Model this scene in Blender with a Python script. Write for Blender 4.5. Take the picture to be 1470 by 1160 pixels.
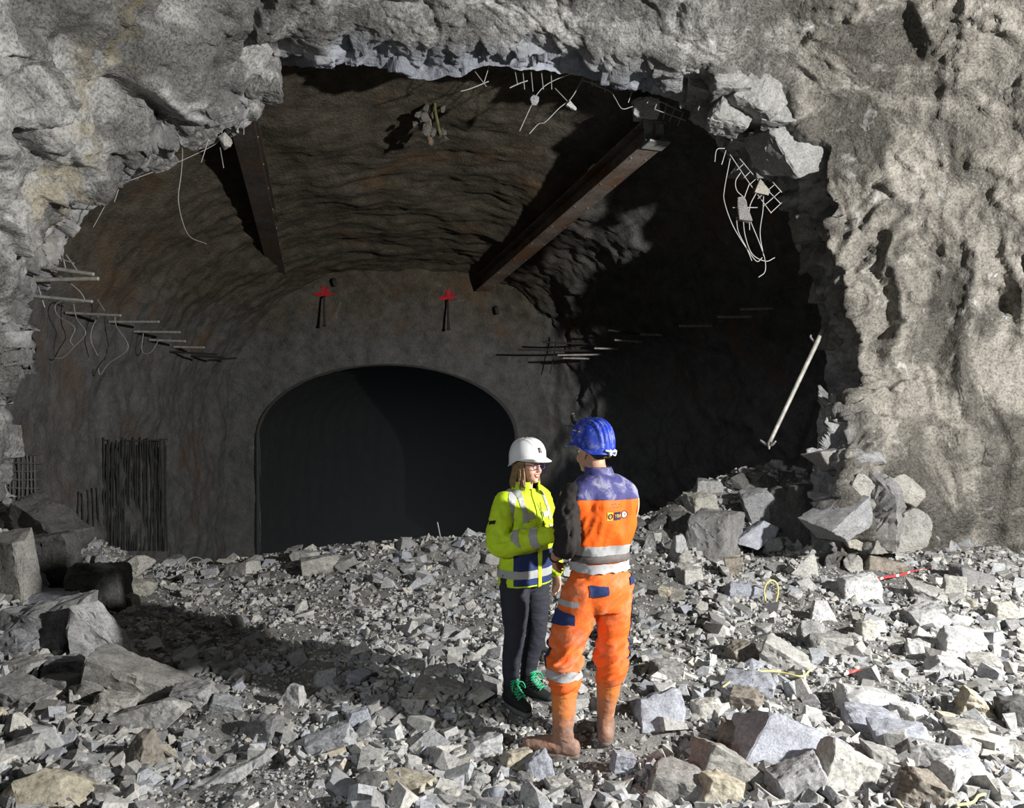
import bpy, bmesh, math, random
import numpy as np
from mathutils import Vector, Matrix, Euler

for _o in list(bpy.data.objects):
    bpy.data.objects.remove(_o)
SC = bpy.context.scene
COL = SC.collection
rng = np.random.default_rng(7)
random.seed(7)

# ------------------------------------------------------------------ camera, world, lights, exposure
F = 1100.0                       # focal length in pixels of a 1470 px wide frame
CAMH = 2.06
PITCH = math.atan(20 / F)
cam_d = bpy.data.cameras.new('camera'); cam = bpy.data.objects.new('camera', cam_d); COL.objects.link(cam)
cam.location = (0, 0, CAMH); cam.rotation_euler = (math.pi / 2 - PITCH, 0, 0)
cam_d.sensor_fit = 'HORIZONTAL'; cam_d.sensor_width = 36.0; cam_d.lens = 36.0 * F / 1470.0
cam_d.clip_start = 0.05; cam_d.clip_end = 200
SC.camera = cam

world = bpy.data.worlds.new('world'); SC.world = world; world.use_nodes = True
bg = world.node_tree.nodes['Background']
bg.inputs[0].default_value = (0.78, 0.88, 1.0, 1); bg.inputs[1].default_value = 0.022

def lamp(name, kind, loc, energy, color, **kw):
    d = bpy.data.lights.new(name, kind); d.energy = energy; d.color = color
    for k, v in kw.items(): setattr(d, k, v)
    o = bpy.data.objects.new(name, d); COL.objects.link(o); o.location = loc
    return o
def aim(o, target):
    o.rotation_euler = (Vector(target) - o.location).to_track_quat('-Z', 'Y').to_euler()
key = lamp('floodlight', 'POINT', (6.5, 1.5, 3.7), 5700, (1.0, 0.975, 0.93), shadow_soft_size=0.12)
fill = lamp('fill_light', 'SPOT', (-2.8, -2.6, 3.4), 620, (.92, .96, 1.0), shadow_soft_size=0.3, spot_size=math.radians(38), spot_blend=.8)  # added unseen fill spot that brightens the two people, aimed clear of the cavern
aim(fill, (.25, 4.8, .7))

SC.view_settings.view_transform = 'Standard'; SC.view_settings.look = 'None'
SC.view_settings.exposure = 0.0; SC.view_settings.gamma = 1.0; SC.view_settings.use_curve_mapping = False
SC.cycles.max_bounces = 5; SC.cycles.diffuse_bounces = 3; SC.cycles.glossy_bounces = 2
SC.cycles.use_denoising = True
SC.cycles.volume_bounces = 0

# ------------------------------------------------------------------ helpers
_cp, _sp = math.cos(PITCH), math.sin(PITCH)
def P(px, py, D):
    """The world point at distance D along +Y that lies on the line of sight through (px, py)."""
    px = np.asarray(px, float); py = np.asarray(py, float); D = np.asarray(D, float)
    u = (px - 735) / F; v = -(py - 580) / F
    dy = _cp + v * _sp; dz = -_sp + v * _cp
    k = D / dy
    return np.stack([u * k, D + 0 * k, CAMH + dz * k], -1)
def PV(px, py, D): return Vector([float(a) for a in P(px, py, D)])

def hash3(i, j, k, s=0):
    h = (i.astype(np.int64) * 374761393 + j.astype(np.int64) * 668265263 + k.astype(np.int64) * 2147483647 + s * 1274126177) & 0xffffffff
    h = ((h ^ (h >> 13)) * 1274126177) & 0xffffffff
    h = ((h ^ (h >> 16)) * 2246822519) & 0xffffffff
    return (h ^ (h >> 15)) & 0xffffffff
_G = rng.normal(size=(256, 3)); _G /= np.linalg.norm(_G, axis=1)[:, None]
def perlin(p, seed=0):
    p = np.asarray(p, float); i0 = np.floor(p).astype(np.int64); f = p - i0
    w = f * f * f * (f * (f * 6 - 15) + 10)
    out = np.zeros(p.shape[:-1])
    for dx in (0, 1):
        wx = w[..., 0] if dx else 1 - w[..., 0]
        for dy in (0, 1):
            wy = w[..., 1] if dy else 1 - w[..., 1]
            for dz in (0, 1):
                wz = w[..., 2] if dz else 1 - w[..., 2]
                g = _G[hash3(i0[..., 0] + dx, i0[..., 1] + dy, i0[..., 2] + dz, seed) & 255]
                d = (g * (f - np.array([dx, dy, dz]))).sum(-1)
                out += wx * wy * wz * d
    return out * 1.5
def fbm(p, octv=4, seed=0, gain=0.5, ridged=False):
    a = 1.0; s = 0; p = np.asarray(p, float)
    for o in range(octv):
        n = perlin(p, seed + o)
        s = s + a * ((1 - 2 * np.abs(n)) if ridged else n)
        a *= gain; p = p * 2.03 + 11.3
    return s
def facets(p, seed=0, tilt=0.5, step=0.25, soft=.16):
    """Broken-rock relief: every cell of a 3-D Voronoi pattern is a tilted plane of its own; returns (height, F2-F1)."""
    p = np.asarray(p, float); i0 = np.floor(p).astype(np.int64)
    f1 = np.full(p.shape[:-1], 9.0); f2 = f1.copy(); h = np.zeros_like(f1); h2 = np.zeros_like(f1)
    for dx in (-1, 0, 1):
        for dy in (-1, 0, 1):
            for dz in (-1, 0, 1):
                ii = i0 + np.array([dx, dy, dz])
                hs = hash3(ii[..., 0], ii[..., 1], ii[..., 2], seed)
                s = ii + np.stack([(hs & 1023) / 1023., ((hs >> 10) & 1023) / 1023., ((hs >> 20) & 1023) / 1023.], -1)
                r = p - s; d = np.sqrt((r * r).sum(-1))
                g = _G[(hs >> 3) & 255]; hh = tilt * (g * r).sum(-1) + step * (((hs >> 7) & 255) / 255. - .5)
                n1 = d < f1
                n2 = (~n1) & (d < f2)
                h2 = np.where(n1, h, np.where(n2, hh, h2)); f2 = np.where(n1, f1, np.where(n2, d, f2))
                h = np.where(n1, hh, h); f1 = np.where(n1, d, f1)
    e = f2 - f1; w = .5 + .5 * sstep(0, soft, e)
    return w * h + (1 - w) * h2, e
def sstep(a, b, x):
    t = np.clip((x - a) / (b - a), 0, 1); return t * t * (3 - 2 * t)
class RBF:
    def __init__(s, X, y, c):
        s.X = np.array(X, float); s.c = c; n = len(s.X); m = s.X.shape[1]
        A = np.zeros((n + m + 1, n + m + 1)); A[:n, :n] = s.k(s.X)
        A[:n, n] = 1; A[n, :n] = 1; A[:n, n + 1:] = s.X; A[n + 1:, :n] = s.X.T
        A[:n, :n] += np.eye(n) * 1e-6
        b = np.zeros(n + m + 1); b[:n] = y; s.w = np.linalg.solve(A, b)
    def k(s, Q):
        d2 = ((Q[..., None, :] - s.X) ** 2).sum(-1); return -np.sqrt(d2 + s.c ** 2)
    def __call__(s, Q):
        Q = np.asarray(Q, float); n = len(s.X)
        out = np.empty(Q.shape[:-1]); fl = Q.reshape(-1, Q.shape[-1]); o = out.reshape(-1)
        for a in range(0, len(fl), 40000):
            q = fl[a:a + 40000]; o[a:a + 40000] = s.k(q) @ s.w[:n] + s.w[n] + q @ s.w[n + 1:]
        return o.reshape(Q.shape[:-1])

def np_mesh(name, V, Fc, smooth=True, attrs=None):
    """Mesh from vertex array (n,3) and a face array (m,3|4)."""
    V = np.asarray(V, np.float32).reshape(-1, 3); Fc = np.asarray(Fc, np.int32); k = Fc.shape[1]
    me = bpy.data.meshes.new(name)
    me.vertices.add(len(V)); me.vertices.foreach_set('co', V.ravel())
    me.loops.add(Fc.size); me.loops.foreach_set('vertex_index', Fc.ravel())
    me.polygons.add(len(Fc)); me.polygons.foreach_set('loop_start', np.arange(0, Fc.size, k, dtype=np.int32))
    me.polygons.foreach_set('use_smooth', np.full(len(Fc), smooth))
    for an, av in (attrs or {}).items():
        a = me.attributes.new(an, 'FLOAT', 'POINT'); a.data.foreach_set('value', np.asarray(av, np.float32).ravel())
    me.update(calc_edges=True)
    return me
def grid_faces(M, N, wrap=False):
    i = np.arange(M - 1)[:, None]; j = np.arange(N if wrap else N - 1)[None]; j2 = (j + 1) % N
    return np.stack([i * N + j, i * N + j2, (i + 1) * N + j2, (i + 1) * N + j], -1).reshape(-1, 4)
def grid_normals(G):
    du = np.gradient(G, axis=0); dv = np.gradient(G, axis=1); n = np.cross(du, dv)
    return n / (np.linalg.norm(n, axis=-1, keepdims=True) + 1e-9)
def add(name, me, mat=None, parent=None):
    o = bpy.data.objects.new(name, me); COL.objects.link(o)
    if mat is not None and len(me.materials) == 0: me.materials.append(mat)
    if parent is not None: o.parent = parent
    return o
def tag(o, label=None, cat=None, group=None, kind=None):
    if label: o['label'] = label
    if cat: o['category'] = cat
    if group: o['group'] = group
    if kind: o['kind'] = kind
    return o
def empty(name, loc, rot=(0, 0, 0)):
    o = bpy.data.objects.new(name, None); COL.objects.link(o); o.location = loc; o.rotation_euler = rot
    o.empty_display_size = .1
    return o
def keep(o, parent):
    """Parent o without moving it."""
    o.parent = parent; bpy.context.view_layer.update(); o.matrix_parent_inverse = parent.matrix_world.inverted(); return o

# ---- materials
class NT:
    def __init__(s, name):
        s.m = bpy.data.materials.new(name); s.m.use_nodes = True; s.t = s.m.node_tree; s.t.nodes.clear()
        s.out = s.n('ShaderNodeOutputMaterial'); s.b = s.n('ShaderNodeBsdfPrincipled'); s.l(s.b.outputs[0], s.out.inputs[0])
        s.b.inputs['Specular IOR Level'].default_value = 0.25
    def n(s, typ, **kw):
        x = s.t.nodes.new(typ)
        for k, v in kw.items(): setattr(x, k, v)
        return x
    def l(s, a, b): s.t.links.new(a, b)
    def obj(s): return s.n('ShaderNodeTexCoord').outputs['Object']
    def noise(s, vec, scale, detail=4, rough=.55, dist=0.0):
        x = s.n('ShaderNodeTexNoise'); s.l(vec, x.inputs['Vector'])
        x.inputs['Scale'].default_value = scale; x.inputs['Detail'].default_value = detail
        x.inputs['Roughness'].default_value = rough; x.inputs['Distortion'].default_value = dist
        return x.outputs[0]
    def ramp(s, fac, stops):
        x = s.n('ShaderNodeValToRGB'); s.l(fac, x.inputs[0]); e = x.color_ramp.elements
        while len(e) < len(stops): e.new(.5)
        for i, (p_, c) in enumerate(stops):
            e[i].position = p_; e[i].color = (c, c, c, 1) if not isinstance(c, tuple) else (*c, 1)
        return x.outputs[0]
    def mix(s, fac, a, b, mode='MIX'):
        x = s.n('ShaderNodeMix', data_type='RGBA', blend_type=mode)
        for sock, v in ((x.inputs[0], fac), (x.inputs[6], a), (x.inputs[7], b)):
            if hasattr(v, 'links'): s.l(v, sock)
            elif isinstance(v, tuple): sock.default_value = (*v, 1)
            else: sock.default_value = v
        return x.outputs[2]
    def math(s, op, a, b=0.0):
        x = s.n('ShaderNodeMath', operation=op)
        for sock, v in ((x.inputs[0], a), (x.inputs[1], b)):
            if hasattr(v, 'links'): s.l(v, sock)
            else: sock.default_value = v
        return x.outputs[0]
    def attr(s, name): return s.n('ShaderNodeAttribute', attribute_name=name).outputs['Fac']
    def bump(s, h, strength, dist):
        x = s.n('ShaderNodeBump'); s.l(h, x.inputs['Height']); x.inputs['Strength'].default_value = strength; x.inputs['Distance'].default_value = dist
        s.l(x.outputs[0], s.b.inputs['Normal']); return x
    def col(s, c):
        if hasattr(c, 'links'): s.l(c, s.b.inputs['Base Color'])
        else: s.b.inputs['Base Color'].default_value = (*c, 1)
    def rough(s, r): s.b.inputs['Roughness'].default_value = r; return s
def plain(name, c, rough=.6, metal=0., spec=.3, grain=0.0, gscale=40, bump=0.0, dist=.004):
    t = NT(name); t.rough(rough); t.b.inputs['Metallic'].default_value = metal; t.b.inputs['Specular IOR Level'].default_value = spec
    if grain or bump:
        nz = t.noise(t.obj(), gscale, 5)
        if grain: t.col(t.mix(t.ramp(nz, [(.3, 0.), (.7, 1.)]), tuple(x * (1 - grain) for x in c), tuple(min(1, x * (1 + grain)) for x in c)))
        else: t.col(c)
        if bump: t.bump(nz, bump, dist)
    else: t.col(c)
    return t.m
def rock_mat(name, dark, light, tint=None, tint_amt=0.0, fine=45., use_rand=False, bumps=1.0, use_attr=False, bumpd=.012):
    t = NT(name); t.rough(.88); o = t.obj()
    n1 = t.noise(o, 2.3, 6, .6, .4); n2 = t.noise(o, 14, 5, .65); n3 = t.noise(o, fine, 4, .7)
    f = t.math('ADD', t.math('MULTIPLY', n1, .45), t.math('ADD', t.math('MULTIPLY', n2, .3), t.math('MULTIPLY', n3, .25)))
    c = t.mix(t.ramp(f, [(.36, 0.), (.64, 1.)]), dark, light)
    if tint: c = t.mix(t.math('MULTIPLY', t.ramp(t.noise(o, 1.1, 4, .5, .6), [(.5, 0.), (.68, 1.)]), tint_amt), c, tint)
    if use_rand:
        r = t.n('ShaderNodeObjectInfo').outputs['Random']
        c = t.mix(1.0, c, t.ramp(r, [(0, (.62, .62, .66)), (.35, (.95, .94, .9)), (.6, (.8, .83, .92)), (.85, (1.1, 1.08, 1.04)), (1., (1.0, .97, .88))]), 'MULTIPLY')
    if use_attr:
        a = t.attr('tint')
        c = t.mix(1.0, c, t.ramp(a, [(0, (.5, .5, .53)), (.3, (.85, .85, .84)), (.55, (.82, .86, .96)), (.8, (1.06, 1.05, 1.02)), (.965, (1.12, 1.10, 1.08)), (1., (1.1, 1.0, .82))]), 'MULTIPLY')
    c = t.mix(1.0, c, t.ramp(t.noise(o, fine * .9, 3, .75), [(.36, .66), (.50, 1.0), (.68, 1.12)]), 'MULTIPLY')
    t.col(c)
    h = t.math('ADD', t.math('MULTIPLY', n2, .8), t.math('MULTIPLY', n3, .6))
    t.bump(h, .75 * bumps, bumpd)
    return t.m
# ------------------------------------------------------------------ ground
_g = [(-9, 2, .5), (-4, 2, .1), (0, 2, 0), (4, 2, 0), (9, 2, .2),
      (-2.5, 3.6, .03), (0, 3.6, -.02), (2.5, 3.6, .02), (0.4, 4.4, .0), (0, 5, .05), (2.5, 5, .03), (5, 5, .05),
      (-3.3, 4.6, .12), (-4.6, 5.2, .35), (-6, 5, .8), (-3.6, 6.2, .2), (-4.8, 7, .55), (-6.5, 7, 1.0),
      (-2, 6, .03), (0, 6.5, .03), (2, 6.5, .03), (4.5, 6.5, .06), (7, 6.5, .1), (-2.2, 7.5, -.03), (0, 7.8, .04), (2.6, 7.6, .1), (4.5, 8, .1),
      (-3.9, 8.3, .0), (-5.2, 8.6, .55), (-7, 9, 1.1), (-3.6, 9.0, .0), (-2.4, 9.0, .17), (-1.1, 9.1, .28), (-.3, 9.1, .3), (.8, 9.4, .36), (1.65, 9.8, .42),
      (2.2, 9.9, .62), (2.85, 10.2, .92), (3.6, 10.2, 1.0), (4.4, 10.2, .8), (2.6, 8.7, .10), (3.4, 8.7, .16), (2.6, 9.4, .42), (3.5, 9.4, .5), (4.2, 9.0, .25), (6, 9, .18), (8, 9, .2), (3.7, 8.2, .12),
      (-8, 12, -.8), (-4, 10.3, -.9), (-2, 10.5, -.7), (0, 10.6, -.7), (2, 10.9, -.3), (4, 11.4, .2), (8, 11, 0),
      (-8, 14, -2.6), (-3, 13, -2.6), (0, 13, -2.6), (4, 14, -2.4), (9, 14, -2)]
_gr = RBF([(a, b) for a, b, c in _g], [c for a, b, c in _g], .5)
def ground_z(X, Y, fine=True):
    X = np.asarray(X, float); Y = np.asarray(Y, float)
    z = _gr(np.stack([X, Y], -1))
    p = np.stack([X, Y, 0 * X], -1)
    z = z + .05 * fbm(p * 1.2, 3, 31) - .17 * np.exp(-((X - 1.02) / .26) ** 2 - ((Y - 4.45) / .20) ** 2) - .16 * np.exp(-((X + .75) / .55) ** 2 - ((Y - 8.55) / .22) ** 2) - .10 * np.exp(-((X + 2.1) / .7) ** 2 - ((Y - 6.3) / .3) ** 2) - .10 * np.exp(-((X + 1.5) / .5) ** 2 - ((Y - 4.3) / .25) ** 2)
    # hollows sunk above so dark shade gathers in the rubble; finer bumps below
    if fine: z = z + .03 * fbm(p * 5.0, 3, 41)
    return z
def ground_hit(px, py, lift=0.0):
    """Where the sight line through a pixel meets the ground."""
    D = np.linspace(2.2, 13, 900); q = P(px, py, D)
    z = ground_z(q[:, 0], q[:, 1], False) + lift
    k = np.argmax(q[:, 2] < z)
    return q[k] if q[k, 2] < z[k] else P(px, py, 9.2)

M_ground = rock_mat('rubble_fines', (.10, .10, .097), (.29, .285, .275), (.21, .19, .15), .3, 70, bumps=1.3, bumpd=.02)
NU, ND = 520, 300
u = np.linspace(-1.5, 1.5, NU)[None]; Dg = np.geomspace(1.6, 12.5, ND)[:, None]
X = u * Dg; Y = Dg + 0 * u
Z = ground_z(X, Y); pp = np.stack([X, Y, 0 * X], -1)
hf, ef = facets(pp * 9, 5, .5, .7); Z = Z + .022 * hf
floor = add('floor', np_mesh('floor', np.stack([X, Y, Z], -1), grid_faces(ND, NU)), M_ground); tag(floor, 'floor of grey crushed rock fines under the broken rubble', kind='structure')
M_cavefloor = plain('cavern_mud', (.05, .05, .052), .9, grain=.4, gscale=3)
cf = add('cavern_floor', np_mesh('cavern_floor', [(-14, 11, -2.55), (10, 11, -2.55), (10, 36, -2.55), (-14, 36, -2.55)], [(0, 1, 2, 3)]), M_cavefloor)
tag(cf, 'dark low floor of the big cavern beyond the breakthrough', kind='structure')

# ------------------------------------------------------------------ the broken opening: wall_left, ceiling, wall_right around it
lip = [(6, 930), (6, 830), (4, 760), (8, 720), (6, 690), (14, 655), (21, 628), (18, 600), (4, 585), (5, 560), (17, 548), (12, 520), (9, 495), (14, 468), (28, 446), (45, 425), (62, 408), (78, 385), (92, 352), (108, 332), (122, 312),
       (150, 288), (178, 266), (200, 250), (222, 236), (226, 218), (258, 206), (278, 200), (302, 184), (318, 176), (345, 168), (352, 158), (361, 150), (366, 142), (390, 136), (397, 118), (396, 96),
       (420, 95), (450, 97), (480, 92), (505, 90), (540, 95), (570, 103), (592, 112), (612, 116), (640, 112), (668, 107), (690, 98), (700, 95), (740, 97), (775, 102), (810, 106), (842, 112), (872, 120), (900, 127), (925, 131),
       (960, 140), (985, 150), (1003, 170), (1016, 190), (1030, 208), (1046, 222), (1068, 238), (1085, 250), (1105, 262), (1122, 276), (1132, 300), (1142, 322), (1150, 345), (1141, 352), (1156, 366), (1158, 388), (1168, 402), (1165, 420), (1176, 445), (1181, 470), (1186, 500), (1184, 530), (1188, 560),
       (1178, 585), (1172, 610), (1174, 640), (1168, 670), (1166, 700), (1168, 740), (1165, 790), (1160, 860), (1160, 930)]
lip = np.array(lip, float)
outer = {0: (-640, 1050), 2: (-640, 900), 14: (-640, 430), 25: (-640, -150), 28: (-500, -520), 36: (230, -560), 49: (720, -560), 58: (1150, -560), 66: (1900, -560), 70: (2150, -300), 76: (2150, 250), 84: (2150, 600), 92: (2150, 950), len(lip) - 1: (2150, 1000)}
ko = sorted(outer); kk = np.arange(len(lip))
outp = np.stack([np.interp(kk, ko, [outer[k][c] for k in ko]) for c in (0, 1)], -1)
seg = np.r_[0, np.cumsum(np.linalg.norm(np.diff(lip, axis=0), axis=1))]
NL, MR = 1000, 230
tt = np.linspace(0, seg[-1], NL)
L = np.stack([np.interp(tt, seg, lip[:, c]) for c in (0, 1)], -1)
O = np.stack([np.interp(tt, seg, outp[:, c]) for c in (0, 1)], -1)
ks = 25; ker = np.hanning(ks); ker /= ker.sum()
O = np.stack([np.convolve(np.pad(O[:, c], ks // 2, mode='edge'), ker, 'valid') for c in (0, 1)], -1)
jag = fbm(np.stack([tt / 22., 0 * tt, 0 * tt], -1), 3, 77)
out_dir = (O - L) / np.linalg.norm(O - L, axis=1)[:, None]
L = L + out_dir * (jag * 4.5)[:, None]
s = np.linspace(0, 1, MR) ** 1.9
PX = L[None] * (1 - s[:, None, None]) + O[None] * s[:, None, None]          # (MR, NL, 2)

dep = [  # px, py, D : the sprayed face of the near tunnel
    (0, 760, 7.9), (0, 600, 7.9), (-20, 450, 7.6), (60, 300, 7.7), (190, 200, 8.1), (300, 110, 8.6), (360, 60, 8.7), (0, 300, 7.0), (0, 100, 6.2), (0, 0, 5.9), (200, 0, 7.2), (380, 0, 8.0),
    (-640, 0, 4.2), (-640, 500, 4.6), (-640, -500, 3.9), (-640, 950, 4.8), (-200, 700, 6.6), (-200, 1000, 6.6), (-250, 200, 5.6), (200, -300, 6.2), (735, -300, 6.7), (735, -560, 5.9), (300, -560, 5.4),
    (500, 30, 8.5), (735, 40, 8.8), (735, 0, 8.5), (900, 50, 8.8), (1000, 0, 8.3), (1080, 70, 8.8), (1220, 0, 8.1), (1220, 160, 8.9), (1215, 250, 9.1), (1200, 330, 9.2), (1220, 450, 9.3), (1240, 560, 9.1), (1220, 650, 8.5), (1230, 740, 8.4), (1230, 860, 8.4),
    (1330, 100, 8.4), (1330, 300, 8.9), (1330, 550, 9.1), (1330, 790, 9.0), (1470, 0, 7.5), (1470, 250, 8.3), (1470, 500, 8.8), (1470, 790, 9.0), (1470, 950, 9.0), (2150, 0, 5.6), (2150, 400, 6.6), (2150, 900, 7.2), (1150, -300, 6.8), (1500, -560, 5.4), (2150, -560, 4.4)]
dr = RBF([(a / 100, b / 100) for a, b, c in dep], [c for a, b, c in dep], 1.0)
Dn = dr(PX / 100)
pxd = np.linalg.norm(PX - L[None], axis=-1)                                   # pixel distance from the silhouette
# width of the broken rim (how thick the rock shows), along the outline
rimw = np.interp(tt, np.interp([0, 6, 14, 20, 27, 33, 36, 38, 46, 52, 56, 58, 62, 66, 70, 75, 80, 86, len(lip) - 1], kk, seg), [20, 30, 42, 60, 45, 50, 44, 50, 52, 52, 55, 90, 120, 80, 60, 46, 70, 40, 30])
rimd = np.interp(tt, np.interp([0, 14, 25, 36, 46, 58, 66, 80, len(lip) - 1], kk, seg), [.9, 1.0, .8, .6, .28, .9, 1.1, .8, .25])
wob = 1 + .35 * fbm(np.stack([tt / 60., 0 * tt, 0 * tt + 5], -1), 3, 99)
rim = 1 - sstep(0.0, 1.0, pxd / (rimw * wob)[None])
Dn = Dn + rim * rimd[None]
G = P(PX[..., 0], PX[..., 1], Dn)
nrm = grid_normals(G)
if (nrm * (np.array([0, 0, CAMH]) - G)).sum() < 0: nrm = -nrm
px_, py_ = PX[..., 0], PX[..., 1]
right = sstep(980, 1230, px_); left = 1 - sstep(250, 480, px_); topr = right * (1 - sstep(250, 420, py_)); lowr = right * sstep(220, 420, py_)
q = G + .25 * np.stack([fbm(G * .9, 2, 201), fbm(G * .9, 2, 203), fbm(G * .9, 2, 205)], -1)
big, e1 = facets(q * np.array([1.15, 1.0, 1.15]), 3, .6, .45, .05)
mid, e2 = facets(q * 2.7, 13, .6, .5, .07)
sml, e3 = facets(q * 7.5, 23, .6, .6, .12)
# left: long diagonal ridges that climb to the right; right foot: vertical drapes
ca, sa = math.cos(math.radians(42)), math.sin(math.radians(42))
dx_ = G[..., 0] * ca + G[..., 2] * sa; dz_ = -G[..., 0] * sa + G[..., 2] * ca
diag = fbm(np.stack([dx_ * .35, G[..., 1] * .5, dz_ * 1.7], -1), 3, 301, ridged=True)
drape = fbm(np.stack([q[..., 0] * 1.5, q[..., 1] * .9, q[..., 2] * .30], -1), 4, 311, ridged=True)
lump = fbm(q * 1.6, 4, 321); lump2 = fbm(q * 4.2, 3, 331, ridged=True)
ctr = (1 - left) * (1 - right)
h = .16 * lump * (1 - .45 * right) * (1 - .35 * ctr) + big * (.30 * left + .14 - .06 * topr - .05 * ctr) + mid * (.05 * left + .035 - .01 * right - .02 * ctr)
h += left * .10 * diag + lowr * .20 * (drape - .55) + topr * (.05 * (lump2 - .5) * sstep(.15, .45, lump + .1))
nl_ = right * (1 - sstep(1230, 1380, px_)) * sstep(180, 300, py_)
h += nl_ * (.22 * big + .16 * mid + .05 * sml - .10 * (drape - .55))
h += .012 * fbm(G * 9, 3, 341)
hr = big * .30 + mid * .26 + sml * .10
fresh = np.clip(rim * 1.5, 0, 1)
h = h * (1 - fresh * .7) + hr * fresh
h *= sstep(0, 14, pxd) * .85 + .15
G2 = G + nrm * h[..., None]
# grain of the sprayed concrete that is still big enough to be geometry
G2 += nrm * (.011 * fbm(G * 22, 2, 351))[..., None]
# rings behind the rim, so that the broken edge has its thickness and no light leaks past
back = []
for kback, (dout, dd) in enumerate([(6, .25), (30, .7), (120, 1.4)]):
    pb = L + out_dir * dout
    back.append(P(pb[:, 0], pb[:, 1], Dn[0] + dd))
GA = np.concatenate([np.array(back)[::-1], G2], 0)
zb = np.zeros((3, NL)); fr = np.concatenate([zb + 1, fresh], 0)
brown = np.concatenate([zb + .5, np.clip(right * (1 - .75 * fresh) + .15 * (1 - left), 0, 1)], 0)
crev = np.concatenate([zb, np.clip((1 - sstep(0, .10, e2)) * .5 + fresh * (1 - sstep(0, .12, e3)) * .5, 0, 1)], 0)
blue = np.concatenate([zb, fresh * sstep(380, 460, px_) * (1 - sstep(900, 1010, px_)) * 1.0 + .25 * fresh], 0)
stain = np.concatenate([zb, left * np.exp(-((px_ - 30 - (420 - py_) * .36 + 25 * fbm(G * 2, 2, 361)) / 26.) ** 2) * sstep(.0, .3, fbm(G * 5, 2, 371) + .15) * (1 - sstep(330, 420, py_))], 0)

def shell_mat():
    t = NT('near_rock'); t.rough(.9); o = t.obj()
    n1 = t.noise(o, 1.6, 6, .62, .5); n2 = t.noise(o, 9, 5, .65); n3 = t.noise(o, 42, 5, .75)
    f = t.math('ADD', t.math('MULTIPLY', n1, .4), t.math('ADD', t.math('MULTIPLY', n2, .25), t.math('MULTIPLY', n3, .35)))
    fac = t.ramp(f, [(.36, 0.), (.64, 1.)])
    grey = t.mix(fac, (.21, .21, .207), (.60, .60, .59))
    brn = t.mix(fac, (.105, .099, .088), (.33, .312, .28))
    c = t.mix(t.attr('brown'), grey, brn)
    grainy = t.ramp(t.noise(o, .85, 4, .55, 1.3), [(.42, 0.), (.56, 1.)])
    c = t.mix(1.0, c, t.mix(grainy, (1.12, 1.12, 1.12), (.66, .66, .65)), 'MULTIPLY')
    c = t.mix(1.0, c, t.ramp(t.noise(o, 33, 3, .75), [(.37, .50), (.50, 1.0), (.66, 1.16)]), 'MULTIPLY')
    frs = t.mix(t.ramp(t.math('ADD', t.math('MULTIPLY', n1, .5), t.math('MULTIPLY', n2, .5)), [(.38, 0.), (.62, 1.)]), (.27, .27, .275), (.62, .62, .62))
    c = t.mix(t.math('MULTIPLY', t.attr('fresh'), .85), c, frs)
    c = t.mix(t.math('MULTIPLY', t.attr('blue'), .8), c, t.mix(n2, (.25, .27, .33), (.55, .585, .66)))
    white = t.ramp(t.noise(o, 3.3, 6, .6, 1.2), [(.60, 0.), (.70, 1.)])
    c = t.mix(t.math('MULTIPLY', white, .5), c, (.66, .66, .66))
    spk = t.math('MULTIPLY', t.ramp(t.noise(o, 15, 3, .6), [(.66, 0.), (.72, 1.)]), t.ramp(t.noise(o, 1.3, 2), [(.5, 0.), (.6, 1.)]))
    c = t.mix(t.math('MULTIPLY', spk, .7), c, (.62, .64, .80))
    c = t.mix(t.math('MULTIPLY', t.attr('stain'), .32), c, (.42, .32, .10))
    c = t.mix(t.math('MULTIPLY', t.attr('crevice'), .35), c, (.09, .088, .08))
    t.col(c)
    n4 = t.noise(o, 24, 3, .6)
    g_ = t.math('MULTIPLY', t.math('ADD', n3, t.math('MULTIPLY', n4, 1.2)), t.math('ADD', t.math('MULTIPLY', grainy, .85), .25))
    hh = t.math('ADD', g_, t.math('MULTIPLY', n2, .6))
    t.bump(hh, 1.0, .034)
    return t.m
M_near = shell_mat()
# the edges where the three settings meet run radially through the rock
cutA = int(np.searchsorted(tt, np.interp(35.5, kk, seg))); cutB = int(np.searchsorted(tt, np.interp(58.5, kk, seg)))
FLIP = bool((grid_normals(GA) * (np.array([0, 0, CAMH]) - GA)).sum() < 0)
def shell_piece(name, a, b, label):
    sl = np.s_[:, a:b + 1]
    gg = GA[sl]; ff = grid_faces(gg.shape[0], gg.shape[1]); ff = ff[:, ::-1] if FLIP else ff
    me = np_mesh(name, gg, ff, True, {'fresh': fr[sl], 'brown': brown[sl], 'crevice': crev[sl], 'blue': blue[sl], 'stain': stain[sl]})
    o = add(name, me, M_near); tag(o, label, kind='structure'); return o
wall_left = shell_piece('wall_left', 0, cutA, 'pale grey sprayed rock wall curving over on the left of the opening')
ceiling = shell_piece('ceiling', cutA, cutB, 'grey rock brow with a bluish broken lower edge above the opening')
wall_right = shell_piece('wall_right', cutB, NL - 1, 'brownish sprayed rock wall with vertical folds right of the opening')

# ------------------------------------------------------------------ the cavern behind
NS, NT_ = 260, 420
D0, D1 = 8.6, 18.2
S = np.linspace(0, 1, NS)[:, None]; th = np.linspace(-.5, 1.5, NT_)[None]
Dc = (D0 + 2.4 * (1 - sstep(.05, .75, th))) * (1 - S) + D1 * S
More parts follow.
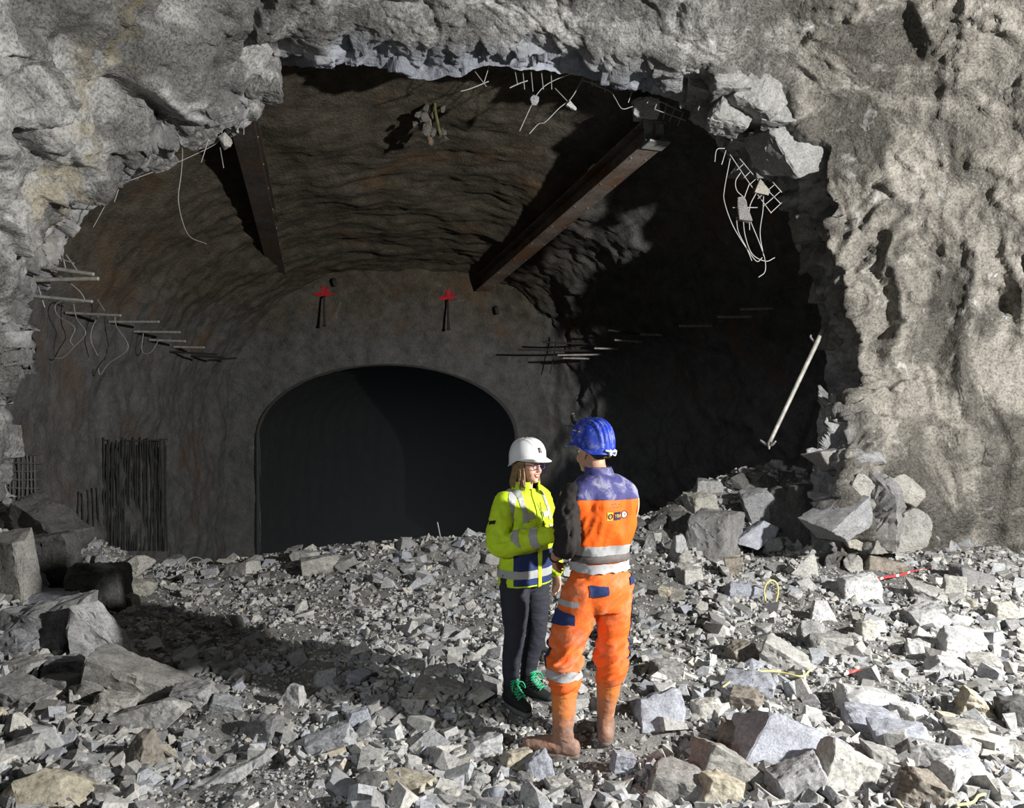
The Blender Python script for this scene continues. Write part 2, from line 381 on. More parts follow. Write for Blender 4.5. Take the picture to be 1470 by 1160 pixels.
#         # below 0 / above 1 : straight walls down to the cavern floor
xc = -1.0 + (-2.65 + 1.0) * S; a_ = 6.4 + (4.0 - 6.4) * S; zs = 2.2 + (1.4 - 2.2) * S; b_ = 4.7 + (3.35 - 4.7) * S
ang = np.clip(th, 0, 1) * np.pi
ex = .88
cx = np.cos(ang); sx = np.sin(ang)
Xc = xc + a_ * np.sign(cx) * np.abs(cx) ** ex; Zc = zs + b_ * np.abs(sx) ** ex
low = np.where(th < 0, -th, np.where(th > 1, th - 1, 0)) / .5
Zc = Zc - low * (zs + 3.0)
C = np.stack([Xc, Dc, Zc], -1)
cn = grid_normals(C); cen = np.stack([xc + 0 * Xc, Dc, zs + 0 * Xc], -1)
if (cn * (cen - C)).sum() < 0: cn = -cn
rgt = 1 - sstep(.12, .46, th + 0 * S)
lay = fbm(np.stack([C[..., 0] * .8, C[..., 1] * 2.4, C[..., 2] * 1.2], -1), 4, 401)
fl, fe = facets(C * 1.0 + .3 * np.stack([lay, lay, lay], -1), 411, .6, .5)
rg = fbm(np.stack([C[..., 0] * 1.4, C[..., 1] * .7, C[..., 2] * .9], -1), 4, 421, ridged=True)
near_ = 1 - sstep(.0, .35, S + 0 * th)
ch = .07 * lay * (.3 + .7 * sstep(.25, .5, S)) * (1 - .5 * rgt) + .16 * fbm(C * .5, 3, 431) + rgt * (.16 * (rg - .5) + .14 * fl) + .025 * fbm(C * 5, 3, 441) + near_ * .05 * fbm(C * 2.2, 3, 451)
C = C + cn * ch[..., None]
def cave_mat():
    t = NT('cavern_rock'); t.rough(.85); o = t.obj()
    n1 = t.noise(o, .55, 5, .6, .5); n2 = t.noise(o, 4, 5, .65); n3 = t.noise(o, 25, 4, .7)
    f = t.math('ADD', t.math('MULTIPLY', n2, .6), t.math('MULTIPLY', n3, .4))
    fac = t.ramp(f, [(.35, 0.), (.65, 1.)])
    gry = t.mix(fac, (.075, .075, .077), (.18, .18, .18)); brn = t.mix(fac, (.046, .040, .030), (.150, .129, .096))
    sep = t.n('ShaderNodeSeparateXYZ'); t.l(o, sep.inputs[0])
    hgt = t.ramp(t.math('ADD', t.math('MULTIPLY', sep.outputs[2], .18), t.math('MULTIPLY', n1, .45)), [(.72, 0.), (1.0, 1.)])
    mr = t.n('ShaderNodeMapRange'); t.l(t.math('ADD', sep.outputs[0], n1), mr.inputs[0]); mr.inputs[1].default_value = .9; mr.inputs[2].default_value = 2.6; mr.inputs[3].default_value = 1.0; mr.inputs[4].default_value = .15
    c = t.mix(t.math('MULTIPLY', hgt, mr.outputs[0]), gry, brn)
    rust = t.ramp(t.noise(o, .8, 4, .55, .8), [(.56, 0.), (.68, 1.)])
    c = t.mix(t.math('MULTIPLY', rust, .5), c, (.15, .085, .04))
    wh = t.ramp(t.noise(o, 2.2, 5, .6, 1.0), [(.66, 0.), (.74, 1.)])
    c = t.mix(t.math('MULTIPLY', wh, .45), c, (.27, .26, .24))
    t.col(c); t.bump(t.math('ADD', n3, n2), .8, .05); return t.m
M_cave = cave_mat()
def cave_piece(name, a, b, label):
    gg = C[:, a:b + 1]; me = np_mesh(name, gg, grid_faces(gg.shape[0], gg.shape[1]), True); o = add(name, me, M_cave); tag(o, label, kind='structure'); return o
ia, ib = int(NT_ * .30), int(NT_ * .70)
cave_r = cave_piece('cavern_wall_right', 0, ia, 'rough dark rock wall on the shaded right of the cavern')
cave_t = cave_piece('cavern_ceiling', ia, ib, 'brown rippled rock vault of the cavern')
cave_l = cave_piece('cavern_wall_left', ib, NT_ - 1, 'grey sprayed wall on the left of the cavern')

# back wall with the portal of the next tunnel
PC = (-2.92, 0.95); PA, PB = 2.98, 1.68          # portal centre, half width, rise
NB, MB_ = 360, 90
tb = np.linspace(0, 1, NB)[None]
ab = np.pi * (1.0 - np.clip((tb - .2) / .6, 0, 1))
pxx = PC[0] + PA * np.cos(ab); pzz = PC[1] + PB * np.sin(ab)
lowb = np.where(tb < .2, (.2 - tb) / .2, np.where(tb > .8, (tb - .8) / .2, 0)); pzz = pzz - lowb * 4.0
oxx = np.where(lowb > 0, np.sign(pxx - PC[0]) * 6.2 - 2.9, -2.7 + 6.2 * np.cos(ab)); ozz = np.where(lowb > 0, 1.4 - lowb * 4.5, 1.4 + 4.6 * np.sin(ab))
sb = np.linspace(0, 1, MB_)[:, None]
BX = pxx * (1 - sb) + oxx * sb; BZ = pzz * (1 - sb) + ozz * sb
Bk = np.stack([BX, 17.9 + 0 * BX - .5 * sb ** 2, BZ], -1)
Bk[..., 1] += .10 * fbm(Bk * .8, 4, 501) + .02 * fbm(Bk * 4, 3, 511) - .25 * sstep(.5, 1.3, BX) * fbm(np.stack([BX * 1.6, BX * 0, BZ * .8], -1), 3, 521, ridged=True)
wb = add('cavern_wall_back', np_mesh('cavern_wall_back', Bk, grid_faces(MB_, NB)), M_cave); tag(wb, 'smooth grey end wall of the cavern with a dark tunnel mouth', kind='structure')
# tunnel beyond the portal
ND2 = 90
td = np.linspace(17.85, 34, ND2)[:, None]
tx = pxx + 0 * td + (td - 17.9) * .02 * (td - 17.9); tz = pzz + 0 * td
Tn = np.stack([tx, td + 0 * tx, tz], -1); rr = .02 * np.sin(td * 6.5) + .05 * fbm(Tn * .8, 3, 531)
Tn[..., 0] += rr * np.cos(ab); Tn[..., 2] += rr * np.sin(ab)
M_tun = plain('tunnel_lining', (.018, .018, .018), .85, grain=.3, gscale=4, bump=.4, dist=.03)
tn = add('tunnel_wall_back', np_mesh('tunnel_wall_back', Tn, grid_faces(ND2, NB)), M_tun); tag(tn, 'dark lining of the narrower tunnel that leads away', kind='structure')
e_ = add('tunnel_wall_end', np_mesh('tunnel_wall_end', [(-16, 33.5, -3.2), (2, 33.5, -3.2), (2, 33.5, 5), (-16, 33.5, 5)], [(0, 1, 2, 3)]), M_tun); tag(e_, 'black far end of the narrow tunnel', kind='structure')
# raised lining ring around the portal
ring = []
for (ro, dy) in ((1.0, 0), (1.0, -.05), (1.02, -.05), (1.03, .05)):
    ring.append(np.stack([PC[0] + PA * ro * np.cos(ab), 17.86 + dy + 0 * ab, np.where(lowb > 0, pzz, PC[1] + PB * ro * np.sin(ab))], -1)[0])
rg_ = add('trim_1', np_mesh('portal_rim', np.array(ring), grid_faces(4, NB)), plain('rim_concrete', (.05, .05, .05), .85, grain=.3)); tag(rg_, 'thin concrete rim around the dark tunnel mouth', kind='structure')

# dusty haze that hangs in the cavern
hz = NT('cavern_haze'); hz.t.nodes.remove(hz.b)
sc_ = hz.n('ShaderNodeVolumeScatter'); sc_.inputs['Color'].default_value = (.74, .87, 1, 1); 
_tc = hz.n('ShaderNodeTexCoord'); _sx = hz.n('ShaderNodeSeparateXYZ'); hz.l(_tc.outputs['Object'], _sx.inputs[0])
hz.l(hz.math('MULTIPLY', hz.math('MAXIMUM', hz.math('SUBTRACT', .20, _sx.outputs[2]), 0.0), .021), sc_.inputs['Density']); hz.l(sc_.outputs[0], hz.out.inputs['Volume'])
bmz = bmesh.new(); bmesh.ops.create_cube(bmz, size=1); mez = bpy.data.meshes.new('haze'); bmz.to_mesh(mez); bmz.free()
haze = add('haze', mez, hz.m); haze.scale = (17, 21, 9); haze.location = (-3.2, 21.9, 1.4)
tag(haze, 'thin bluish dust haze hanging in the dark cavern', kind='stuff')
# ------------------------------------------------------------------ rocks
def hull_of(pts):
    bm = bmesh.new()
    vs = [bm.verts.new(p) for p in pts]
    r = bmesh.ops.convex_hull(bm, input=vs)
    dead = [g for g in set(r['geom_interior'] + r['geom_unused']) if isinstance(g, bmesh.types.BMVert)]
    if dead: bmesh.ops.delete(bm, geom=dead, context='VERTS')
    bmesh.ops.triangulate(bm, faces=bm.faces[:])
    return bm
def stone_points(kind, rg):
    B = np.array([(x, y, z) for x in (-.5, .5) for y in (-.5, .5) for z in (-.5, .5)], float)
    if kind == 'round':
        p = rg.normal(size=(16, 3)); p /= np.linalg.norm(p, axis=1)[:, None]; return p * rg.uniform(.42, .54, (16, 1))
    if kind == 'point':
        p = B + rg.uniform(-.10, .10, (8, 3)); top = p[:, 2] > 0
        p[top, :2] *= rg.uniform(.25, .45); p[top, :2] += rg.uniform(-.15, .15, 2)
        e = rg.uniform(-.45, .45, (4, 3)); e[:, 2] = rg.uniform(-.3, .1, 4); e[:, :2] *= 1.1
        return np.concatenate([p, e])
    if kind == 'wedge':
        p = B + rg.uniform(-.13, .13, (8, 3)); p[p[:, 0] > 0, 2] *= .35; p[p[:, 0] > 0, 2] -= .1
        return np.concatenate([p, rg.uniform(-.5, .5, (4, 3)) * [1, 1, .8]])
    if kind == 'shard':
        p = B * [1, .6, .6] + rg.uniform(-.16, .16, (8, 3)); p[p[:, 0] > 0] *= [1, .35, .35]
        return p
    # block, slab: a box with broken corners
    p = []
    for c in B:
        if rg.random() < .55:
            for a in range(3):
                k = c.copy(); k[a] *= 1 - rg.uniform(.25, .75); p.append(k)
        else: p.append(c * rg.uniform(.82, 1.0, 3))
    p = np.array(p) + rg.uniform(-.09, .09, (len(p), 3))
    return p
def stone_mesh(name, kind, dims, seed, cuts=3, rough=.012, mat=None, shear=.25):
    rg = np.random.default_rng(seed)
    pts = stone_points(kind, rg)
    pts[:, 0] += pts[:, 2] * rg.uniform(-shear, shear); pts[:, 1] += pts[:, 2] * rg.uniform(-shear, shear)
    pts *= np.array(dims)
    bm = hull_of([tuple(p) for p in pts])
    bmesh.ops.dissolve_limit(bm, angle_limit=math.radians(9), verts=bm.verts[:], edges=bm.edges[:])
    m = min(dims)
    bmesh.ops.bevel(bm, geom=bm.edges[:], offset=m * .025, segments=1, affect='EDGES', clamp_overlap=True)
    bmesh.ops.triangulate(bm, faces=bm.faces[:])
    for _ in range(cuts):
        big = [e for e in bm.edges if e.calc_length() > max(dims) * .09]
        if not big: break
        bmesh.ops.subdivide_edges(bm, edges=big, cuts=1, use_grid_fill=True)
        bmesh.ops.triangulate(bm, faces=[f for f in bm.faces if len(f.verts) > 3])
    bm.normal_update()
    V = np.array([v.co[:] for v in bm.verts]); N = np.array([v.normal[:] for v in bm.verts])
    sc = 1.0 / max(dims)
    off = rg.uniform(0, 50, 3)
    st = np.array([3., 3., 9.]) if rg.random() < .35 else np.array([4., 4., 4.])
    hgt = fbm(V * sc * st + off, 3, 900) * .055 * m + fbm(V * 28 + off, 2, 910) * min(rough, m * .03)
    V = V + N * hgt[:, None]
    for v, c in zip(bm.verts, V): v.co = c
    me = bpy.data.meshes.new(name); bm.to_mesh(me); bm.free()
    for p in me.polygons: p.use_smooth = True
    me.set_sharp_from_angle(angle=math.radians(27))
    if mat: me.materials.append(mat)
    return me
R = {
    'pale grey': rock_mat('pale_rock', (.27, .27, .26), (.53, .525, .51), use_rand=True, fine=60, bumpd=.009),
    'grey': rock_mat('grey_rock', (.18, .18, .175), (.42, .415, .40), (.32, .29, .22), .25, 60, True, bumpd=.009),
    'blue-grey': rock_mat('blue_rock', (.18, .19, .22), (.45, .47, .53), fine=80, use_rand=False, bumpd=.010),
    'dark grey': rock_mat('dark_rock', (.045, .045, .045), (.15, .15, .147), fine=55, bumpd=.009),
    'tan': rock_mat('tan_rock', (.24, .215, .16), (.54, .50, .41), (.46, .36, .17), .55, 40, bumpd=.012),
    'brown': rock_mat('brown_rock', (.12, .105, .088), (.32, .29, .25), (.28, .21, .13), .35, 50, bumpd=.009),
    'white': rock_mat('white_rock', (.34, .343, .347), (.60, .605, .61), fine=60, bumpd=.006),
}
ROCKS = []          # (object, px, py, w, h, D)
def hero(cx, cy, w, h, kind, colr, label, D=None, rot=(0, 0, 0), depth=.8, seed=None, cuts=4, name='rock'):
    if D is None or cy > 660:
        q = ground_hit(cx, cy + h * .36); Dg_ = float(q[1]) + .25 * w * depth / F * float(q[1]); D = Dg_ if D is None else min(D, Dg_)
    k = D / F
    dims = (w * k * 1.04, w * k * depth, h * k * 1.12)
    if kind == 'slab': pass
    sd = seed if seed is not None else int(cx * 131 + cy * 7)
    me = stone_mesh(name, kind, dims, sd, cuts, mat=R[colr])
    o = add(name, me); o.location = PV(cx, cy + h * .05, D)
    rg = np.random.default_rng(sd + 1)
    o.rotation_euler = (math.radians(rot[0] + rg.uniform(-8, 8)), math.radians(rot[1]), math.radians(rot[2] + rg.uniform(-25, 25)))
    o['category'] = 'rock'; o['label'] = label or ''
    o['_c'] = colr; o['_k'] = kind
    ROCKS.append((o, cx, cy, w, h, D)); return o
H = [
 # the pile at the foot of the left wall
 (22, 822, 56, 104, 'block', 'grey', 'upright grainy grey slab standing at the foot of the left wall', 6.9, (0, 0, 0), .6),
 (66, 752, 104, 52, 'slab', 'dark grey', 'long dark slab tilted down on top of the rock pile by the left wall', 7.9, (0, 28, 0), .6),
 (72, 812, 66, 92, 'block', 'dark grey', 'dark block leaning behind the upright grainy slab', 7.5, (0, -8, 0), .8),
 (52, 836, 40, 36, 'round', 'blue-grey', 'small bluish stone wedged beside the upright grainy slab', 6.9, (0, 0, 0), .8),
 (143, 846, 70, 66, 'block', 'dark grey', 'dark square block under the long pale boulder on the left', 7.5, (0, 0, 0), .8),
 (187, 815, 76, 38, 'round', 'pale grey', 'long pale rounded boulder on top of the dark square block', 7.7, (0, 0, 0), .6),
 (124, 809, 34, 24, 'block', 'grey', 'grey stone lying left of the long pale rounded boulder', 7.6, (0, 0, 0), .8),
 (146, 807, 22, 22, 'point', 'grey', '', 7.5, (0, 0, 0), .8),
 (195, 845, 40, 24, 'slab', 'grey', '', 7.5, (0, 12, 0), .8),
 (186, 866, 22, 28, 'block', 'grey', '', 7.2, (0, 0, 0), .8),
 (84, 862, 64, 26, 'slab', 'blue-grey', 'flat bluish slab lying on the broad boulder beside the left wall', 6.6, (0, 0, 0), .8),
 (68, 900, 108, 68, 'block', 'grey', 'broad shaded grey boulder in front of the upright grainy slab', 6.3, (0, -8, 0), .7),
 (148, 913, 100, 108, 'point', 'pale grey', 'tall pale pointed boulder on the left', 6.0, (0, 0, 0), .75),
 (28, 928, 64, 56, 'round', 'grey', 'rounded grey boulder at the left edge below the broad shaded boulder', None, (0, 0, 0), .8),
 (30, 962, 54, 28, 'slab', 'pale grey', 'flat pale stone in front of the rounded grey boulder at the left edge', None, (0, 0, 0), .8),
 (28, 1000, 66, 54, 'wedge', 'grey', 'grey wedge-shaped boulder at the left edge, lowest of the left pile', None, (0, 0, 0), .8),
 (198, 976, 132, 72, 'wedge', 'grey', 'big streaked grey slab in front of the tall pale pointed boulder', None, (0, 10, 0), .6),
 (160, 1015, 54, 36, 'block', 'grey', 'grey block just below the big streaked slab', None, (0, 10, 0), .8),
 (222, 1026, 72, 56, 'wedge', 'pale grey', 'pale wedge stone with a smooth lit face below the big streaked slab', None, (0, -35, 0), .5),
 (201, 1082, 66, 66, 'point', 'brown', 'brown-faced pointed rock in the left front of the rubble', None, (0, 0, 0), .8),
 (66, 1137, 150, 70, 'round', 'tan', 'big yellowish boulder in the bottom left corner', None, (0, 6, 0), .6),
 (280, 1006, 58, 46, 'block', 'grey', 'grey block right of the big streaked slab', None, (0, 0, 0), .8),
 (322, 1012, 40, 28, 'wedge', 'grey', '', None, (0, 0, 0), .8),
 (340, 1106, 118, 50, 'shard', 'pale grey', 'long pale shard lying in the left front of the rubble', None, (0, -22, 0), .5),
 (123, 1120, 42, 34, 'block', 'grey', 'grey block right behind the big yellowish boulder', None, (0, 0, 0), .8),
 (93, 986, 50, 26, 'slab', 'grey', '', None, (0, 0, 0), .8),
 (88, 962, 54, 36, 'block', 'grey', '', None, (0, 0, 0), .8),
 (24, 1078, 60, 28, 'slab', 'pale grey', 'flat pale shard at the left edge above the big yellowish boulder', None, (0, -15, 0), .6),
 (228, 905, 16, 24, 'point', 'pale grey', 'small pale pointed stone in the shadow right of the tall pointed boulder', None, (0, 0, 0), .8),
 # middle
 (478, 1068, 62, 34, 'slab', 'pale grey', 'pale flat block lying in the middle front of the rubble', None, (0, -15, 0), .6),
 (422, 1000, 36, 34, 'point', 'pale grey', 'pale pointed stone in the middle left of the rubble', None, (0, 0, 0), .8),
 (517, 1034, 30, 34, 'block', 'blue-grey', '', None, (0, -20, 0), .7),
 (380, 1046, 42, 40, 'block', 'grey', '', None, (0, 0, 0), .7),
 (696, 1074, 44, 30, 'block', 'white', 'whitish block in the rubble left of the orange boots', None, (0, -20, 0), .7),
 (667, 809, 32, 24, 'block', 'pale grey', 'pale block at the back of the rubble behind the woman', None, (0, 0, 0), .8),
 (463, 811, 52, 24, 'slab', 'pale grey', 'pale slab near the crest of the rubble left of the white ridge', None, (0, -8, 0), .7),
 (438, 799, 36, 14, 'slab', 'pale grey', '', None, (0, 0, 0), .8),
 (346, 818, 48, 18, 'slab', 'pale grey', 'long pale slab on the crest right of the wire coil', None, (0, -18, 0), .6),
 (644, 992, 48, 24, 'slab', 'grey', 'flat grey slab left of the woman, in her shadow', None, (0, 12, 0), .7),
 (687, 1119, 38, 28, 'round', 'grey', '', None, (0, 0, 0), .8),
 (588, 1130, 66, 28, 'slab', 'tan', 'yellow-brown flat stone at the front edge of the rubble', None, (0, 0, 0), .6),
 (530, 1128, 66, 46, 'round', 'dark grey', 'dark crumbly lump at the front, left of the yellow-brown flat stone', None, (0, 0, 0), .8),
 (630, 1145, 54, 30, 'shard', 'pale grey', '', None, (0, -20, 0), .6),
 (715, 1147, 44, 34, 'round', 'blue-grey', 'dark bluish stone at the front edge below the boots', None, (0, 0, 0), .8),
 (741, 1093, 40, 32, 'block', 'tan', 'tan block in front of the toe of the orange boot', None, (0, 0, 0), .7),
 (774, 1104, 34, 36, 'block', 'blue-grey', 'bluish block touching the tan block by the orange boot', None, (0, -15, 0), .7),
 (690, 985, 20, 16, 'block', 'grey', '', None, (0, 0, 0), .7),
 (600, 955, 24, 18, 'block', 'grey', '', None, (0, 0, 0), .7),
 (836, 1135, 40, 34, 'round', 'grey', '', None, (0, 0, 0), .8),
 (800, 1128, 34, 26, 'block', 'pale grey', '', None, (0, 0, 0), .8),
 # the heap under the right side of the opening
 (1006, 724, 38, 28, 'block', 'grey', 'pale-faced boulder low on the left slope of the dark heap', 10.10, (0, 0, 0), .8),
 (1020, 698, 36, 22, 'wedge', 'grey', 'grey wedge above the pale-faced boulder on the dark heap', 10.30, (0, 0, 0), .8),
 (1058, 692, 50, 42, 'round', 'dark grey', 'big dark boulder on the top of the heap', 10.50, (0, 0, 0), .8),
 (1102, 694, 36, 28, 'round', 'dark grey', 'dark round boulder right of the topmost one on the heap', 10.60, (0, 0, 0), .8),
 (1130, 684, 24, 18, 'wedge', 'dark grey', '', 10.80, (0, 0, 0), .8),
 (1028, 772, 66, 76, 'block', 'grey', 'large upright grey block standing at the front of the dark heap', 8.95, (0, 8, 30), .8),
 (1050, 818, 24, 34, 'point', 'brown', 'reddish stone under the large upright block of the heap', 8.55, (180, 0, 0), .8),
 (1091, 732, 38, 54, 'block', 'grey', 'boulder with a pale flat top in the middle of the dark heap', 10.00, (0, -5, 0), .8),
 (1126, 736, 34, 64, 'block', 'dark grey', 'tall dark boulder right of the one with the pale flat top', 10.10, (0, 0, 0), .8),
 (1155, 744, 38, 92, 'block', 'dark grey', 'tallest dark block of the heap, against the right side of the opening', 10.20, (0, 0, 0), .7),
 (1084, 768, 52, 22, 'slab', 'blue-grey', 'bluish slab tilted on the heap beside the large upright block', 8.95, (0, -32, 0), .6),
 (1110, 780, 22, 18, 'block', 'pale grey', 'small pale cube-like stone on the heap right of the tilted bluish slab', 8.85, (0, 0, 0), .8),
 (976, 790, 34, 40, 'point', 'pale grey', 'pale pointed stone left of the large upright block', 8.75, (0, 0, 0), .6),
 (983, 802, 30, 26, 'round', 'grey', '', 8.55, (0, 0, 0), .8),
 (990, 826, 30, 24, 'block', 'pale grey', '', None, (0, 0, 0), .8),
 (960, 852, 26, 18, 'wedge', 'tan', 'small yellow stone right of the man in orange', None, (0, 0, 0), .8),
 (1159, 812, 32, 54, 'shard', 'pale grey', 'tall pale shard leaning at the right foot of the heap', 8.75, (0, -65, 0), .6),
 (1179, 762, 22, 54, 'slab', 'blue-grey', 'thin bluish slab standing against the right side of the opening', 9.05, (0, 6, 0), .6),
 (1203, 768, 16, 44, 'slab', 'blue-grey', 'narrow bluish slab standing at the foot of the right wall', 9.05, (0, -4, 0), .6),
 (1065, 850, 42, 26, 'slab', 'blue-grey', 'bluish flat stone in front of the large upright block', None, (0, 8, 0), .7),
 (1180, 880, 36, 32, 'point', 'white', 'white triangular stone right of the yellow wire loop', None, (0, 0, 0), .6),
 (915, 752, 30, 24, 'round', 'dark grey', 'dark round boulder right behind the man in orange', 10.40, (0, 0, 0), .8),
 (945, 752, 36, 28, 'round', 'dark grey', 'dark boulder of the far crest, second from the man in orange', 10.30, (0, 0, 0), .8),
 (975, 752, 34, 32, 'block', 'dark grey', 'dark boulder of the far crest beside the pale-faced boulder', 10.20, (0, 0, 0), .8),
 (935, 780, 22, 24, 'point', 'grey', '', 9.25, (0, 0, 0), .8),
 # along the foot of the right wall
 (1234, 848, 54, 36, 'block', 'white', 'white-topped block at the right, under the red and white tape', None, (0, 0, 0), .8),
 (1266, 810, 44, 24, 'wedge', 'brown', 'brown wedge stone at the foot of the right wall behind the tape', None, (0, 0, 0), .8),
 (1226, 808, 36, 34, 'round', 'grey', 'rough round grey boulder at the foot of the right wall', None, (0, 0, 0), .8),
 (1333, 850, 46, 30, 'wedge', 'grey', 'grey stone with a slanting face below the right end of the tape', None, (0, 0, 0), .8),
 (1368, 845, 28, 34, 'block', 'pale grey', '', None, (0, 0, 0), .8),
 (1400, 833, 50, 28, 'slab', 'grey', 'flat grey slab by the foot of the right wall, right of the tape', None, (0, 14, 0), .8),
 (1331, 888, 44, 32, 'block', 'pale grey', '', None, (0, -12, 0), .8),
 (1376, 890, 42, 26, 'round', 'white', '', None, (0, 0, 0), .8),
 (1381, 927, 52, 42, 'block', 'white', 'big white square block on the right of the rubble', None, (0, 4, 0), .6),
 (1317, 930, 34, 22, 'slab', 'white', 'flat white stone left of the big white square block', None, (0, 8, 0), .8),
 (1166, 912, 48, 44, 'round', 'grey', 'rounded grey boulder right of the sunlit rubble centre', None, (0, 0, 0), .8),
 (1196, 928, 52, 30, 'block', 'grey', '', None, (0, 0, 0), .8),
 (1246, 909, 28, 32, 'block', 'pale grey', '', None, (0, 0, 0), .8),
 (1361, 961, 52, 28, 'slab', 'white', 'long white flat stone below the big white square block', None, (0, 8, 0), .8),
 (1414, 959, 40, 28, 'block', 'pale grey', '', None, (0, 0, 0), .8),
 (1440, 880, 36, 30, 'block', 'pale grey', '', None, (0, 0, 0), .8),
 # right front
 (1248, 1010, 76, 38, 'slab', 'white', 'large white slab with a curved top in the right front', None, (0, 10, 0), .7),
 (1246, 1034, 62, 36, 'block', 'blue-grey', 'bluish block in front of the large white slab', None, (0, 5, 0), .6),
 (1305, 1028, 44, 28, 'slab', 'white', '', None, (0, 12, 0), .8),
 (1288, 1058, 68, 34, 'block', 'blue-grey', '', None, (0, 0, 0), .8),
 (1406, 1017, 50, 44, 'wedge', 'tan', 'tan boulder with a dark shaded face at the right', None, (0, 20, 0), .8),
 (1390, 1053, 48, 30, 'block', 'grey', '', None, (0, 0, 0), .8),
 (1395, 1073, 64, 28, 'slab', 'pale grey', '', None, (0, 8, 0), .8),
 (1371, 1088, 42, 28, 'block', 'blue-grey', 'blue-grey block in the right front below the tan boulder', None, (0, 0, 0), .8),
 (1338, 1086, 56, 34, 'block', 'grey', '', None, (0, 0, 0), .8),
 (1211, 1106, 76, 60, 'block', 'pale grey', 'big speckled pale block right of the big blue-grey slab', None, (0, 28, 0), .7),
 (1318, 1138, 54, 50, 'block', 'brown', '', None, (0, 20, 0), .8),
 (1286, 1116, 36, 36, 'round', 'grey', '', None, (0, 0, 0), .8),
 (1454, 1028, 42, 46, 'block', 'dark grey', 'dark shaded boulder at the right edge', None, (0, 0, 0), .8),
 (1269, 1088, 40, 34, 'wedge', 'grey', '', None, (0, 0, 0), .8),
 (1376, 1118, 58, 44, 'block', 'white', 'white-faced block in the bottom right', None, (0, 0, 0), .8),
 (1452, 1118, 44, 44, 'round', 'blue-grey', 'rough bluish lump in the bottom right corner', None, (0, 0, 0), .8),
 (1138, 1062, 150, 70, 'wedge', 'blue-grey', 'big blue-grey slab with a ridged face in the right front', None, (-14, 8, 0), .65),
 (1052, 1100, 108, 58, 'wedge', 'grey', 'big mottled grey slab left of the big blue-grey slab', None, (0, 12, 0), .7),
 (976, 1130, 80, 50, 'block', 'grey', 'angular grey block with white edges at the front, right of the boots', None, (0, 6, 0), .7),
 (1030, 1138, 54, 46, 'block', 'tan', 'yellow-edged stone at the front between the two big grey blocks', None, (0, 18, 0), .7),
 (1142, 1124, 78, 56, 'block', 'grey', 'grey boulder directly below the big blue-grey slab', None, (0, -10, 0), .7),
 (948, 1020, 64, 46, 'slab', 'blue-grey', 'tilted pale bluish plate right of the orange boots', None, (-30, -8, 0), .6),
 (1130, 946, 68, 42, 'wedge', 'pale grey', 'large pale boulder right of the man, in full light', None, (0, 6, 0), .7),
 (1072, 983, 68, 38, 'wedge', 'blue-grey', 'bluish wedge boulder under the thin yellow wire', None, (0, -14, 0), .7),
 (1081, 957, 36, 20, 'round', 'blue-grey', '', None, (0, 0, 0), .8),
 (1072, 1006, 42, 26, 'block', 'brown', 'brown square block in front of the bluish wedge boulder', None, (0, 0, 0), .8),
 (1060, 1058, 50, 34, 'block', 'brown', 'brown stone in the shadowed hollow left of the big blue-grey slab', None, (0, 0, 0), .8),
 (892, 1097, 30, 32, 'block', 'blue-grey', '', None, (0, 20, 0), .8),
 (956, 966, 38, 28, 'block', 'pale grey', '', None, (0, 0, 0), .8),
 (1011, 1020, 36, 32, 'block', 'pale grey', '', None, (0, 0, 0), .8),
 (1063, 936, 40, 28, 'slab', 'brown', 'brown-shaded flat stone above the bluish wedge boulder', None, (0, -12, 0), .8),
 (931, 1108, 20, 28, 'point', 'pale grey', '', None, (0, 0, 0), .8),
]
for row in H: hero(*row)
for _ in range(0): pass

# ---- middle-sized stones, each an object of its own, drawn from shared shapes
kinds_ = ['block', 'slab', 'wedge', 'round', 'point', 'shard', 'block', 'wedge']
PROTO = {}
for c_ in ('pale grey', 'grey', 'blue-grey', 'white', 'dark grey'):
    PROTO[c_] = [stone_mesh('rock', kinds_[i % 8], (1, (1, .8, .8)[i % 3], (.7, .5, .6)[i % 3]), 5000 + i * 17 + len(c_), 3, .02, R[c_]) for i in range(8)]
occ = [(o.location.x, o.location.y, max(w, h) * D / F * .5) for o, cx, cy, w, h, D in ROCKS]
feet = [(.20, 4.40, .34), (.52, 4.5, .2), (.05, 4.95, .22), (.15, 5.0, .2)]
occ += feet
N_MID = 300 - len(ROCKS) - 2
tries = 0; made = 0; MIDS = []
rgm = np.random.default_rng(99)
while made < N_MID and tries < 60000:
    tries += 1
    z_ = rgm.random()
    if z_ < .20: px = rgm.uniform(230, 720); py = rgm.uniform(778, 830)             # the crest
    elif z_ < .60: px = rgm.uniform(860, 1465); py = rgm.uniform(815, 1158)
    elif z_ < .75: px = rgm.uniform(5, 330); py = rgm.uniform(880, 1158)
    else: px = rgm.uniform(230, 900); py = rgm.uniform(930, 1158)
    q = ground_hit(px, py); D = float(q[1])
    if D > 9.5: continue
    wpx = rgm.choice([14, 18, 22, 27, 33], p=[.25, .3, .25, .14, .06]) * rgm.uniform(.85, 1.2) * (1 if py > 850 else .85)
    w = wpx * D / F
    X_, Y_ = float(q[0]), D
    if any((X_ - a) ** 2 + ((Y_ - b) * .8) ** 2 < (r * .9 + w * .42) ** 2 for a, b, r in occ): continue
    occ.append((X_, Y_, w * .5))
    c_ = rgm.choice(['pale grey', 'grey', 'blue-grey', 'white'], p=[.38, .36, .14, .12])
    MIDS.append((X_, Y_, w, c_, int(rgm.integers(8)), px, py, wpx)); made += 1
base_ = {}
